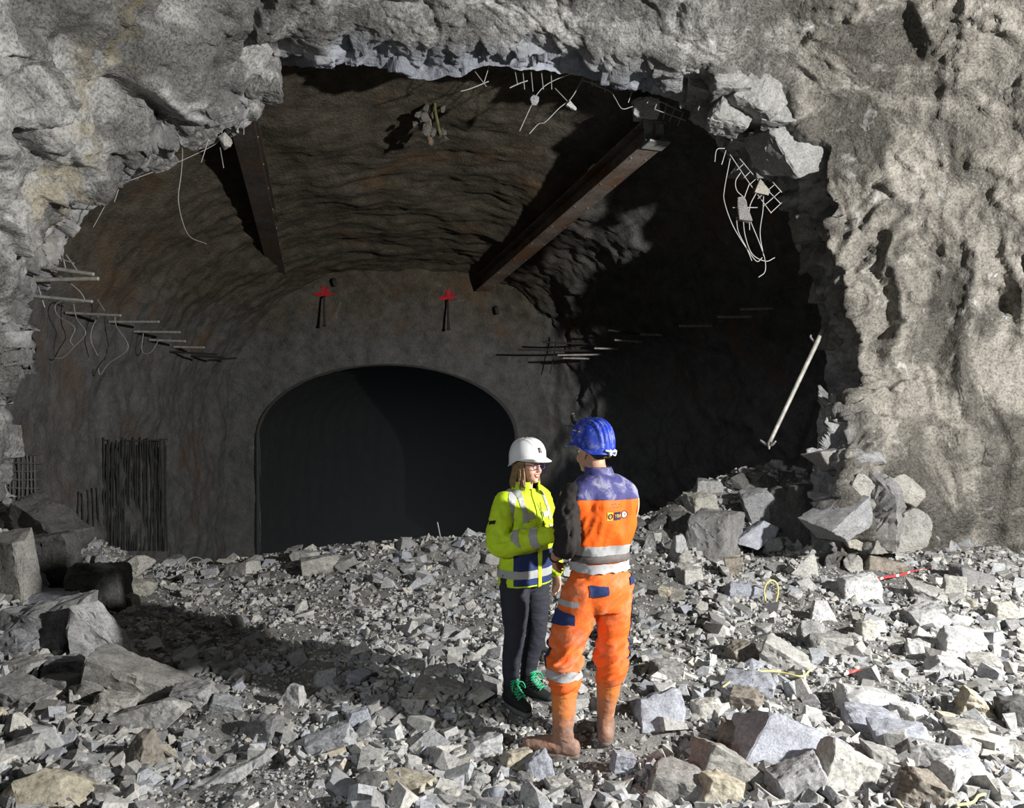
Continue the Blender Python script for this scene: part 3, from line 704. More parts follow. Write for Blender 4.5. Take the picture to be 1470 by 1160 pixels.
for X_, Y_, w, c_, i_, px, py, wpx in MIDS:
    if (c_, i_) not in base_:
        o = bpy.data.objects.new('rock', PROTO[c_][i_]); base_[(c_, i_)] = o
    else:
        o = base_[(c_, i_)].copy()
    COL.objects.link(o)
    z = float(ground_z(X_, Y_))
    o.scale = (w * rgm.uniform(.85, 1.2), w * rgm.uniform(.8, 1.1), w * rgm.uniform(.8, 1.25))
    o.rotation_euler = (rgm.uniform(-.35, .35), rgm.uniform(-.35, .35), rgm.uniform(0, 6.28))
    o.location = (X_, Y_, z + w * .16)
    o['category'] = 'rock'; o['label'] = ''; o['_c'] = c_; o['_k'] = kinds_[i_]
    ROCKS.append((o, px, py, wpx, wpx * .7, Y_))

# ---- labels for the stones that have none yet: what they look like and the marked thing they lie next to
ANCH = [(o.location.copy(), 'the ' + o['label'].split(' with ')[0].split(' lying ')[0].split(' standing ')[0].split(' in ')[0].split(' at ')[0].split(' on ')[0].split(' by ')[0].split(' under ')[0].split(' below ')[0].split(' right ')[0].split(' left ')[0].split(' above ')[0].split(' against ')[0].split(' of ')[0].split(' behind ')[0].split(' near ')[0].split(' beside ')[0].split(' touching ')[0].split(' tilted ')[0].split(' leaning ')[0].split(' wedged ')[0].split(' just ')[0].split(' directly ')[0].split(',')[0]) for o, *_ in ROCKS if o['label']]
cnt = {}
for a in ANCH: cnt[a[1]] = cnt.get(a[1], 0) + 1
ANCH = [a for a in ANCH if cnt[a[1]] == 1]
ANCH += [(Vector((.52, 4.4, 0)), 'the man in orange'), (Vector((.08, 4.95, 0)), 'the woman in yellow'), (Vector((-3.8, 8.9, 0)), 'the wire coil'), (Vector((4.4, 8.3, .1)), 'the red and white tape')]
SHAPE = {'block': 'blocky', 'slab': 'flat', 'wedge': 'wedge-shaped', 'round': 'rounded', 'point': 'pointed', 'shard': 'long'}
lab = {}
for o, px, py, w, h, D in ROCKS:
    if o['label']: continue
    L_ = o.location
    a = min(ANCH, key=lambda t: (t[0] - L_).length)
    d = L_ - a[0]
    if abs(d.x) > abs(d.y) * .8: dn = 'left of' if d.x < 0 else 'right of'
    else: dn = 'in front of' if d.y < 0 else 'behind'
    sz = 'small ' if w < 24 else ''
    lab.setdefault('%s%s %s stone %s %s' % (sz, SHAPE[o['_k']], o['_c'], dn, a[1]), []).append((d.length, o))
rank = ['nearest', 'second nearest', 'third nearest', 'fourth nearest', 'fifth nearest', 'sixth nearest', 'seventh nearest']
for k, v in lab.items():
    v.sort(key=lambda t: t[0])
    for i, (d, o) in enumerate(v):
        t = k if len(v) == 1 else k + ', ' + (rank[i] if i < len(rank) else 'far') + ' to it'
        o['label'] = t
for o, *_ in ROCKS:
    o['group'] = 'broken rocks of the rubble'
    del o['_c'], o['_k']

# ---- the small broken stone that nobody could count
shapes = []
for i in range(36):
    rg = np.random.default_rng(7000 + i)
    p = stone_points(kinds_[i % 8], rg); p = p[:10] if len(p) > 10 else p
    bm = hull_of([tuple(a) for a in p]); bm.verts.ensure_lookup_table(); bm.verts.index_update()
    shapes.append((np.array([v.co[:] for v in bm.verts]), np.array([[v.index for v in f.verts] for f in bm.faces]))); bm.free()
def scatter(n, smin, smax, seed, pw=2.0, u0=-.74, u1=.74, D0_=2.5, D1_=11.0, minpx=2.2, mask=True):
    rg = np.random.default_rng(seed)
    D = (D0_ ** .6 + rg.random(n) * (D1_ ** .6 - D0_ ** .6)) ** (1 / .6); X_ = rg.uniform(u0, u1, n) * D
    r = rg.random(n); s_ = (smin ** (1 - pw) + r * (smax ** (1 - pw) - smin ** (1 - pw))) ** (1 / (1 - pw))
    ok = s_ * F / D > minpx
    if mask:
        fm = fbm(np.stack([X_ * .9, D * .9, 0 * D], -1), 3, 61)
        ok &= ~((fm > .22) & (s_ > .05)) & ~((fm > .30) & (s_ > .03))
    ok &= ~((X_ < -3.2 - .0 * D) & (D > 9.3)) & (D < np.where(X_ > 1.0, 10.9, 9.75) + .3 * fbm(np.stack([X_, 0 * X_, 0 * X_], -1), 2, 62))
    ok &= ~((X_ / D > .42) & (D > 9.0)) & ~((X_ < -5.2) & (D > 7.2))
    for a, b, r_ in feet: ok &= ~(((X_ - a) ** 2 + (D - b) ** 2 < r_ ** 2) & (s_ > .05))
    ok &= ~((s_ > .06) & (D > 5.8) & (X_ < 1.6) & (rg.random(n) < .6))
    X_, D, s_ = X_[ok], D[ok], s_[ok]; n = len(D)
    z = ground_z(X_, D)
    ax = rg.normal(size=(n, 3)) * [1, 1, .25]; ax /= np.linalg.norm(ax, axis=1)[:, None]
    an = rg.normal(size=n) * .5; yaw = rg.uniform(0, 6.283, n)
    def rotm(ax, an):
        c, s1 = np.cos(an), np.sin(an); x, y, zz = ax.T; C_ = 1 - c
        return np.stack([np.stack([c + x * x * C_, x * y * C_ - zz * s1, x * zz * C_ + y * s1], -1), np.stack([y * x * C_ + zz * s1, c + y * y * C_, y * zz * C_ - x * s1], -1), np.stack([zz * x * C_ - y * s1, zz * y * C_ + x * s1, c + zz * zz * C_], -1)], -2)
    M_ = rotm(ax, an) @ rotm(np.tile([0, 0, 1.], (n, 1)), yaw)
    dim = s_[:, None] * np.stack([rg.uniform(.9, 1.35, n), rg.uniform(.7, 1.0, n), rg.uniform(.35, .85, n)], -1)
    cen_ = np.stack([X_, D, z + dim[:, 2] * .28], -1)
    tn_ = rg.random(n); which = rg.integers(0, len(shapes), n)
    VV, FF, TT, o_ = [], [], [], 0
    for k, (sv, sf) in enumerate(shapes):
        id_ = np.where(which == k)[0]
        if len(id_) == 0: continue
        v = np.einsum('nij,nvj->nvi', M_[id_], sv[None] * dim[id_][:, None]) + cen_[id_][:, None]
        VV.append(v.reshape(-1, 3)); TT.append(np.repeat(tn_[id_], len(sv)))
        FF.append((sf[None] + (np.arange(len(id_)) * len(sv))[:, None, None] + o_).reshape(-1, 3)); o_ += len(id_) * len(sv)
    return np.concatenate(VV), np.concatenate(FF), np.concatenate(TT)
M_chip = rock_mat('rubble_chips', (.23, .23, .225), (.57, .565, .545), use_attr=True, fine=60, bumpd=.006)
v1, f1_, t1 = scatter(64000, .015, .09, 1, 2.2)
v2, f2_, t2 = scatter(8500, .05, .16, 2, 2.2)
rub = add('rubble', np_mesh('rubble', np.concatenate([v1, v2]), np.concatenate([f1_, f2_ + len(v1)]), False, {'tint': np.concatenate([t1, t2])}), M_chip)
tag(rub, 'countless small broken grey stones covering the tunnel floor', kind='stuff')
print('ROCKS', len(ROCKS), 'rubble tris', len(rub.data.polygons))
# ------------------------------------------------------------------ people
def ring_ell(c, a, b, n=40, p=2.0):
    t = np.linspace(0, 2 * np.pi, n, endpoint=False)
    cs, sn = np.cos(t), np.sin(t); e = 2.0 / p
    return np.asarray(c, float) + np.outer(np.sign(cs) * np.abs(cs) ** e, a) + np.outer(np.sign(sn) * np.abs(sn) ** e, b)
def loft(rings, cap=True):
    R_ = np.array(rings); M, n = R_.shape[:2]
    V = R_.reshape(-1, 3); Fq = grid_faces(M, n, True); T = np.concatenate([Fq[:, [0, 1, 2]], Fq[:, [0, 2, 3]]])
    if cap:
        V = np.concatenate([V, [R_[0].mean(0)], [R_[-1].mean(0)]]); k = M * n
        j = np.arange(n); j2 = (j + 1) % n
        T = np.concatenate([T, np.stack([0 * j + k, j2, j], -1), np.stack([0 * j + k + 1, (M - 1) * n + j, (M - 1) * n + j2], -1)])
    return V, T
def cr(pts, m):
    """Smooth curve through points (any dimension)."""
    p = np.asarray(pts, float); p = np.concatenate([[2 * p[0] - p[1]], p, [2 * p[-1] - p[-2]]])
    out = []
    n = len(p) - 3
    for t in np.linspace(0, n - 1e-6, m):
        i = int(t); f = t - i; a, b, c, d = p[i:i + 4]
        out.append(.5 * (2 * b + (c - a) * f + (2 * a - 5 * b + 4 * c - d) * f * f + (3 * b - a - 3 * c + d) * f ** 3))
    return np.array(out)
def limb(pts, rad, m=None, n=24, ref=(0, 1, 0), cap=True, round_ends=True, wr=None):
    """A smooth tapering tube; rad per point is r or (across ref, other)."""
    rad = [(r, r) if np.isscalar(r) else r for r in rad]
    m = m or max(8, 6 * len(pts))
    q = cr(np.concatenate([np.asarray(pts, float), np.asarray(rad, float)], 1), m)
    C_, A_ = q[:, :3], np.maximum(q[:, 3:], 1e-4)
    T_ = np.gradient(C_, axis=0); T_ /= np.linalg.norm(T_, axis=1)[:, None]
    rings = []
    def mk(c, t, a, b):
        r = np.asarray(ref, float); x = r - t * (r @ t)
        if np.linalg.norm(x) < 1e-3: x = np.cross(t, [0.3, .2, 1.])
        x /= np.linalg.norm(x); y = np.cross(t, x)
        return ring_ell(c, x * a, y * b, n)
    if round_ends:
        for k in (80, 55, 30): rings.append(mk(C_[0] - T_[0] * A_[0].mean() * math.sin(math.radians(k)) * .8, T_[0], *(A_[0] * math.cos(math.radians(k)))))
    for i in range(m): rings.append(mk(C_[i], T_[i], *A_[i]))
    if round_ends:
        for k in (30, 55, 80): rings.append(mk(C_[-1] + T_[-1] * A_[-1].mean() * math.sin(math.radians(k)) * .8, T_[-1], *(A_[-1] * math.cos(math.radians(k)))))
    R_ = np.array(rings)
    if wr:
        amp, ft, fa, seed = wr
        cen_ = R_.mean(1, keepdims=True); M = len(R_)
        tt_ = np.cumsum(np.r_[0, np.linalg.norm(np.diff(cen_[:, 0], axis=0), axis=1)])[:, None] + 0 * R_[..., 0]
        an_ = np.linspace(0, 2 * np.pi, n, endpoint=False)[None] + 0 * tt_
        pn = np.stack([tt_ * ft + .8 * np.sin(an_ + seed), np.cos(an_) * fa, np.sin(an_) * fa + seed * 3.1], -1)
        w_ = fbm(pn, 3, 600 + seed, ridged=True) - .6
        d = R_ - cen_; d /= np.linalg.norm(d, axis=-1, keepdims=True) + 1e-9
        R_ = R_ + d * (amp * w_ * np.sin(np.pi * np.clip(np.linspace(-.1, 1.1, M), .12, .88))[:, None])[..., None]
    return loft(R_, cap)
def ell(c, r, n=20, m=14, rot=None):
    th_ = np.linspace(-np.pi / 2 + .12, np.pi / 2 - .12, m)
    rg_ = []
    for t in th_:
        x = ring_ell((0, 0, math.sin(t) * r[2]), (math.cos(t) * r[0], 0, 0), (0, math.cos(t) * r[1], 0), n)
        if rot is not None: x = x @ np.array(Euler([math.radians(k) for k in rot]).to_matrix()).T
        rg_.append(x + np.asarray(c, float))
    return loft(rg_)
def boxm(c, s, rot=None):
    V = np.array([(x, y, z) for x in (-.5, .5) for y in (-.5, .5) for z in (-.5, .5)]) * np.asarray(s, float)
    if rot is not None: V = V @ np.array(Euler([math.radians(k) for k in rot]).to_matrix()).T
    Fq = np.array([(0, 1, 3, 2), (4, 6, 7, 5), (0, 4, 5, 1), (2, 3, 7, 6), (0, 2, 6, 4), (1, 5, 7, 3)])
    return V + np.asarray(c, float), np.concatenate([Fq[:, [0, 1, 2]], Fq[:, [0, 2, 3]]])
def join(parts):
    V, T, o = [], [], 0
    for v, t in parts: V.append(v); T.append(t + o); o += len(v)
    return np.concatenate(V), np.concatenate(T)
def mesh_of(name, parts, smooth=True):
    V, T = join(parts); return np_mesh(name, V, T, smooth)
def union(name, parts, voxel, sm=4, fac=.5, disp=None):
    """Grow all the pieces together into one continuous skin."""
    me = mesh_of(name, parts); o = bpy.data.objects.new('tmp', me); COL.objects.link(o)
    r = o.modifiers.new('r', 'REMESH'); r.mode = 'VOXEL'; r.voxel_size = voxel; r.use_smooth_shade = True
    if sm: s_ = o.modifiers.new('s', 'SMOOTH'); s_.factor = fac; s_.iterations = sm
    dg = bpy.context.evaluated_depsgraph_get(); ev = o.evaluated_get(dg)
    m2 = bpy.data.meshes.new_from_object(ev); m2.name = name
    bpy.data.objects.remove(o); bpy.data.meshes.remove(me)
    if disp is not None:
        V = np.empty(len(m2.vertices) * 3, np.float32); m2.vertices.foreach_get('co', V); V = V.reshape(-1, 3)
        N = np.empty(len(m2.vertices) * 3, np.float32); m2.vertex_normals.foreach_get('vector', N); N = N.reshape(-1, 3)
        V = V + N * disp(V)[:, None]; m2.vertices.foreach_set('co', V.astype(np.float32).ravel()); m2.update()
    for p in m2.polygons: p.use_smooth = True
    return m2
def patch(name, src, planes, off=.004, thick=.0, mat=None, parent=None):
    """The piece of a garment between cutting planes [(point, keep-side normal)], laid just over the cloth."""
    bm = bmesh.new(); bm.from_mesh(src)
    for co, no in planes:
        bmesh.ops.bisect_plane(bm, geom=bm.verts[:] + bm.edges[:] + bm.faces[:], plane_co=co, plane_no=no, clear_inner=True)
    bm.normal_update()
    for v in bm.verts: v.co += v.normal * off
    bmesh.ops.recalc_face_normals(bm, faces=bm.faces[:]) if False else None
    if len(bm.faces) == 0: print('EMPTY PATCH', name)
    me = bpy.data.meshes.new(name); bm.to_mesh(me); bm.free()
    for p in me.polygons: p.use_smooth = True
    return add(name, me, mat, parent)
def band(name, src, c, axis, w, mat, parent, off=.004, extra=()):
    c = np.asarray(c, float); a = np.asarray(axis, float); a /= np.linalg.norm(a)
    return patch(name, src, [(c - a * w / 2, a), (c + a * w / 2, -a)] + list(extra), off, mat=mat, parent=parent)
def hand(wrist, d, nrm_, side, curl=(.5, .5, .5), sc=1.0, thumb=.5):
    """Palm, four unequal curled fingers and a thumb. d: pointing direction, nrm_: where the palm faces, side: +1 if the thumb is on d x n."""
    d = np.asarray(d, float); d /= np.linalg.norm(d); n_ = np.asarray(nrm_, float); n_ = n_ - d * (n_ @ d); n_ /= np.linalg.norm(n_)
    x = np.cross(d, n_) * side; w = np.asarray(wrist, float); out = []
    out.append(limb([w - d * .03 * sc, w + d * .015 * sc, w + d * .05 * sc, w + d * .088 * sc], [(.025 * sc, .02 * sc), (.03 * sc, .018 * sc), (.040 * sc, .016 * sc), (.036 * sc, .012 * sc)], 12, 16, ref=x))
    for i, (ln, off) in enumerate(zip((.072, .080, .075, .060), (.031, .0105, -.0105, -.031))):
        p = w + d * (.086 - abs(off) * .2) * sc + x * off * sc; ang_ = 0; pts = [p - d * .03 * sc, p]
        for k, fr_ in enumerate((.42, .32, .26)):
            ang_ += curl[k]
            p = p + (d * math.cos(ang_) + n_ * math.sin(ang_)) * ln * fr_ * sc * 1.05; pts.append(p)
        r = .0085 * sc * (1 if i < 3 else .86)
        out.append(limb(pts, [r, r * 1.02, r, r * .93, r * .8], 14, 12, ref=x))
    b = w + d * .018 * sc + x * .026 * sc; t1_ = b + (x * .75 + d * .6 + n_ * .35) * .035 * sc; t2_ = t1_ + (d * .85 + x * (.3 - .3 * thumb) + n_ * (.2 + .5 * thumb)) * .032 * sc; t3_ = t2_ + (d * .8 + n_ * (.3 + .5 * thumb)) * .024 * sc
    out.append(limb([w + x * .008, b, t1_, t2_, t3_], [.012 * sc, .0125 * sc, .0105 * sc, .0095 * sc, .008 * sc], 14, 12, ref=n_))
    return out
def head_parts(c, yaw, pitch, sc, female):
    """Skull, jaw, nose, lips, cheeks, brow, ears in the head's own frame (x forward, y left, z up; eyes at z=0)."""
    H_ = [ell((-.012, 0, .035), (.098, .076, .094)), ell((.022, 0, -.03), (.072, .062, .085)), ell((.045, 0, -.068), (.046, .047 if female else .052, .05)),
          ell((.070, 0, -.104), (.022, .024 if female else .028, .017)), ell((.058, .036, -.038), (.030, .028, .032)), ell((.058, -.036, -.038), (.030, .028, .032)),
          ell((.078, 0, .026), (.018, .052, .014)),
          limb([(.084, 0, .008), (.099, 0, -.014), (.109, 0, -.034)], [.008, .0095, .0125], 10, 14), ell((.098, .011, -.037), (.010, .007, .007)), ell((.098, -.011, -.037), (.010, .007, .007)),
          ell((.086, 0, -.058), (.012, .025, .0075)), ell((.083, 0, -.073), (.012, .021, .0075)),
          ell((-.010, .079, -.008), (.017, .009, .031), rot=(12, 0, 18)), ell((-.010, -.079, -.008), (.017, .009, .031), rot=(-12, 0, -18)),
          ell((-.008, .076, -.034), (.010, .007, .012)), ell((-.008, -.076, -.034), (.010, .007, .012))]
    Mx = np.array((Euler((0, math.radians(pitch), math.radians(yaw))).to_matrix()))
    X_ = lambda v: np.asarray(v, float) * sc @ Mx.T + np.asarray(c, float)
    return [(X_(v), t) for v, t in H_], X_, Mx
def helmet_mesh(L, W, Hh, ridges, visor, back_drop, n=120, m=40):
    """Dome with raised ridges, a peak at the front and a rim; x forward, rim at z=0."""
    rings = []
    an = np.linspace(0, 2 * np.pi, n, endpoint=False)
    ca_, sa_ = np.cos(an), np.sin(an)
    for i in range(m):
        t = i / (m - 1) * (np.pi / 2 - .04)
        k = math.cos(t) ** .8; z = math.sin(t) ** .92 * Hh
        x = ca_ * L * k; y = sa_ * W * k
        rd = np.zeros(n)
        for yc, wd, hh in ridges:
            rd = np.maximum(rd, hh * np.exp(-((y - yc) / wd) ** 2)) * 1.0
        rd = rd * min(1, math.sin(t) * 3 + .1) * np.clip(.5 + 1.2 * np.abs(ca_), 0, 1)
        low_ = (1 - i / (m - 1)) ** 3
        zz = z - back_drop * low_ * np.clip(-ca_ * 1.4 + .12, 0, 1) ** 1.0
        nx, ny, nz = ca_ * k, sa_ * k, math.sin(t)
        rings.append(np.stack([x + nx * rd, y + ny * rd, zz + nz * rd], -1))
    r0 = rings[0]
    vis = np.clip((ca_ - .25) / .75, 0, 1) ** .7
    o1 = r0 * np.array([1.03, 1.03, 1]) + np.stack([vis * visor * .55, 0 * vis, -.006 - vis * .006], -1)
    o2 = r0 * np.array([1.05, 1.05, 1]) + np.stack([vis * visor, 0 * vis, -.010 - vis * .012], -1)
    o3 = o2 - np.array([0, 0, .004]); o4 = r0 * np.array([.985, .985, 1]) + np.array([0, 0, -.004])
    inner = [r * np.array([.95, .95, .95]) for r in rings]
    return loft([o4, o3, o2, o1] + rings), loft([o4] + inner, True)
def xf(parts, loc, rot, sc=1.0):
    M_ = np.array(Euler([math.radians(a) for a in rot], 'XYZ').to_matrix())
    return [(np.asarray(v) * sc @ M_.T + np.asarray(loc, float), t) for v, t in parts]
def tube_mesh(name, pts, r, m=None, n=8):
    return mesh_of(name, [limb(pts, [r] * len(pts), m or 5 * len(pts), n)])
def torso(secs, m=70, n=72, p=2.3, wr=None):
    """secs: (z, x-centre, y-centre, half width, half depth)"""
    q = cr(secs, m); rings = []
    for z, xc_, yc_, w, d in q: rings.append(ring_ell((xc_, yc_, z), (0, w, 0), (-d, 0, 0), n, p))
    R_ = np.array(rings)
    if wr is not None:
        cen_ = R_.mean(1, keepdims=True); dd = R_ - cen_; dd /= np.linalg.norm(dd, axis=-1, keepdims=True)
        R_ = R_ + dd * wr(R_)[..., None]
    return loft(R_, True)

def cloth(name, c, rough=.75, dust=None, amt=0.0, dscale=9, bump=.28, sheen=0.0):
    t = NT(name); t.rough(rough); o = t.obj(); n1 = t.noise(o, 7, 5, .6, .5); n2 = t.noise(o, 160, 2, .6); n3 = t.noise(o, 26, 4, .6, .8)
    cc = t.mix(t.ramp(n1, [(.3, 0.), (.7, 1.)]), tuple(x * .86 for x in c), tuple(min(1, x * 1.12) for x in c))
    if dust: cc = t.mix(t.math('MULTIPLY', t.ramp(t.noise(o, dscale, 6, .65, .6), [(.5, 0.), (.68, 1.)]), amt), cc, dust)
    t.col(cc); t.bump(t.math('ADD', t.math('MULTIPLY', n3, 1.0), t.math('MULTIPLY', n2, .12)), bump, .012); return t.m
M_skin_w = plain('skin_fair', (.62, .36, .26), .5, spec=.35, grain=.06, gscale=30)
M_skin_m = plain('skin_tanned', (.50, .27, .18), .5, spec=.35, grain=.08, gscale=30)
M_yel = cloth('yellow_fabric', (.54, .76, .025), .6)
M_navy = cloth('navy_fabric', (.018, .035, .12), .7)
M_refl = cloth('reflective_tape', (.36, .37, .37), .4, bump=.25)
M_refl_o = cloth('dirty_reflective_tape', (.40, .41, .42), .5, (.30, .27, .25), .5, 12, .3)
M_jeans = cloth('dark_jeans', (.030, .032, .044), .8)
M_orange = cloth('orange_fabric', (.78, .14, .022), .65, (.60, .36, .24), .45, 6)
M_orange_v = cloth('orange_vest_fabric', (.86, .13, .010), .65)
M_yoke = cloth('violet_blue_fabric', (.055, .055, .18), .7, (.42, .42, .5), .6, 14)
M_sleeve = cloth('black_sleeve_fabric', (.022, .019, .018), .8)
M_black = plain('black_plastic', (.012, .012, .013), .45)
M_white = plain('white_plastic', (.72, .73, .74), .35, spec=.4, grain=.04, gscale=20)
t_ = NT('blue_helmet_plastic'); t_.rough(.42); _o = t_.obj()
t_.col(t_.mix(t_.ramp(t_.noise(_o, 28, 6, .65, .4), [(.50, 0.), (.78, .7)]), (.016, .045, .38), (.36, .39, .48))); M_bluehat = t_.m
M_steel_s = plain('bright_metal', (.6, .6, .62), .3, 1.0)
M_hair = plain('light_brown_hair', (.22, .14, .07), .5, grain=.35, gscale=90)
M_dkhair = plain('cropped_dark_hair', (.05, .035, .025), .7, grain=.3, gscale=120, bump=.5)
M_eye = plain('eye_white', (.75, .73, .70), .25); M_iris = plain('iris', (.08, .06, .04), .2)
M_lip = plain('lips', (.52, .17, .14), .4); M_teeth = plain('teeth', (.85, .82, .76), .3)
M_frame = plain('violet_frames', (.06, .03, .14), .3)
t_ = NT('spectacle_glass'); t_.t.nodes.remove(t_.b); _g1 = t_.n('ShaderNodeBsdfGlossy'); _g1.inputs['Roughness'].default_value = .05; _g2 = t_.n('ShaderNodeBsdfTransparent'); _mx = t_.n('ShaderNodeMixShader'); _mx.inputs[0].default_value = .10
t_.l(_g2.outputs[0], _mx.inputs[1]); t_.l(_g1.outputs[0], _mx.inputs[2]); t_.l(_mx.outputs[0], t_.out.inputs[0]); M_lens = t_.m
M_lace = plain('green_lace', (.03, .42, .20), .6); M_shoe = cloth('black_shoe_fabric', (.016, .017, .018), .7); M_sole = plain('grey_rubber', (.12, .12, .12), .8, grain=.3)
M_cream = plain('cream_piping', (.75, .55, .40), .7); M_badge = plain('badge_yellow', (.75, .50, .06), .6); M_badge_d = plain('badge_dark', (.02, .02, .07), .6); M_badge_w = plain('badge_pale', (.62, .62, .5), .6)
t_ = NT('muddy_boot_rubber'); t_.rough(.55); _o = t_.obj(); _s = t_.n('ShaderNodeSeparateXYZ'); t_.l(_o, _s.inputs[0])
_d = t_.math('ADD', t_.math('MULTIPLY', _s.outputs[2], -1.7), t_.math('MULTIPLY', t_.noise(_o, 9, 6, .65, .5), 1.2))
t_.col(t_.mix(t_.ramp(_d, [(.0, 0.), (.42, 1.)]), (.66, .21, .05), t_.mix(t_.noise(_o, 20, 5), (.17, .085, .06), (.36, .25, .20)))); t_.bump(t_.noise(_o, 30, 4), .4, .01); M_boot = t_.m

def text_mesh(name, txt, size, ext=.0006):
    cu = bpy.data.curves.new(name, 'FONT'); cu.body = txt; cu.size = size; cu.align_x = 'CENTER'; cu.align_y = 'CENTER'; cu.extrude = ext; cu.resolution_u = 2
    o = bpy.data.objects.new('tmp', cu); COL.objects.link(o); dg = bpy.context.evaluated_depsgraph_get()
    me = bpy.data.meshes.new_from_object(o.evaluated_get(dg)); me.name = name
    bpy.data.objects.remove(o); bpy.data.curves.remove(cu); return me
def put_on(name, me, target, origin, d, right_, up_, mat, parent, off=.0025):
    """Lay a flat mesh (x right, y up) onto a surface by following rays from origin along d."""
    o = add(name, me, mat, parent); dv = Vector(d).normalized(); r_, u_ = Vector(right_).normalized(), Vector(up_).normalized()
    bm = bmesh.new(); bm.from_mesh(target); from mathutils.bvhtree import BVHTree; bv = BVHTree.FromBMesh(bm); bm.free()
    for v in me.vertices:
        p = Vector(origin) + r_ * v.co.x + u_ * v.co.y; h = bv.ray_cast(p, dv)
        v.co = (h[0] if h[0] else p + dv * .1) - dv * (off + v.co.z)
    me.update(); return o
def disc_mesh(name, r, n=24, r_in=0.0):
    if r_in: rings = [ring_ell((0, 0, 0), (k, 0, 0), (0, k, 0), n) for k in (r_in, r)]; V, T = loft(rings, False); return np_mesh(name, V, T)
    rings = [ring_ell((0, 0, 0), (k, 0, 0), (0, k, 0), n) for k in (r * .05, r * .5, r)]; V, T = loft(rings, True); return np_mesh(name, V, T[:-n])
def rect_mesh(name, w, h, nx=8, ny=6):
    x = np.linspace(-w / 2, w / 2, nx)[None] + np.zeros((ny, 1)); y = np.linspace(-h / 2, h / 2, ny)[:, None] + 0 * x
    return np_mesh(name, np.stack([x, y, 0 * x], -1), grid_faces(ny, nx))

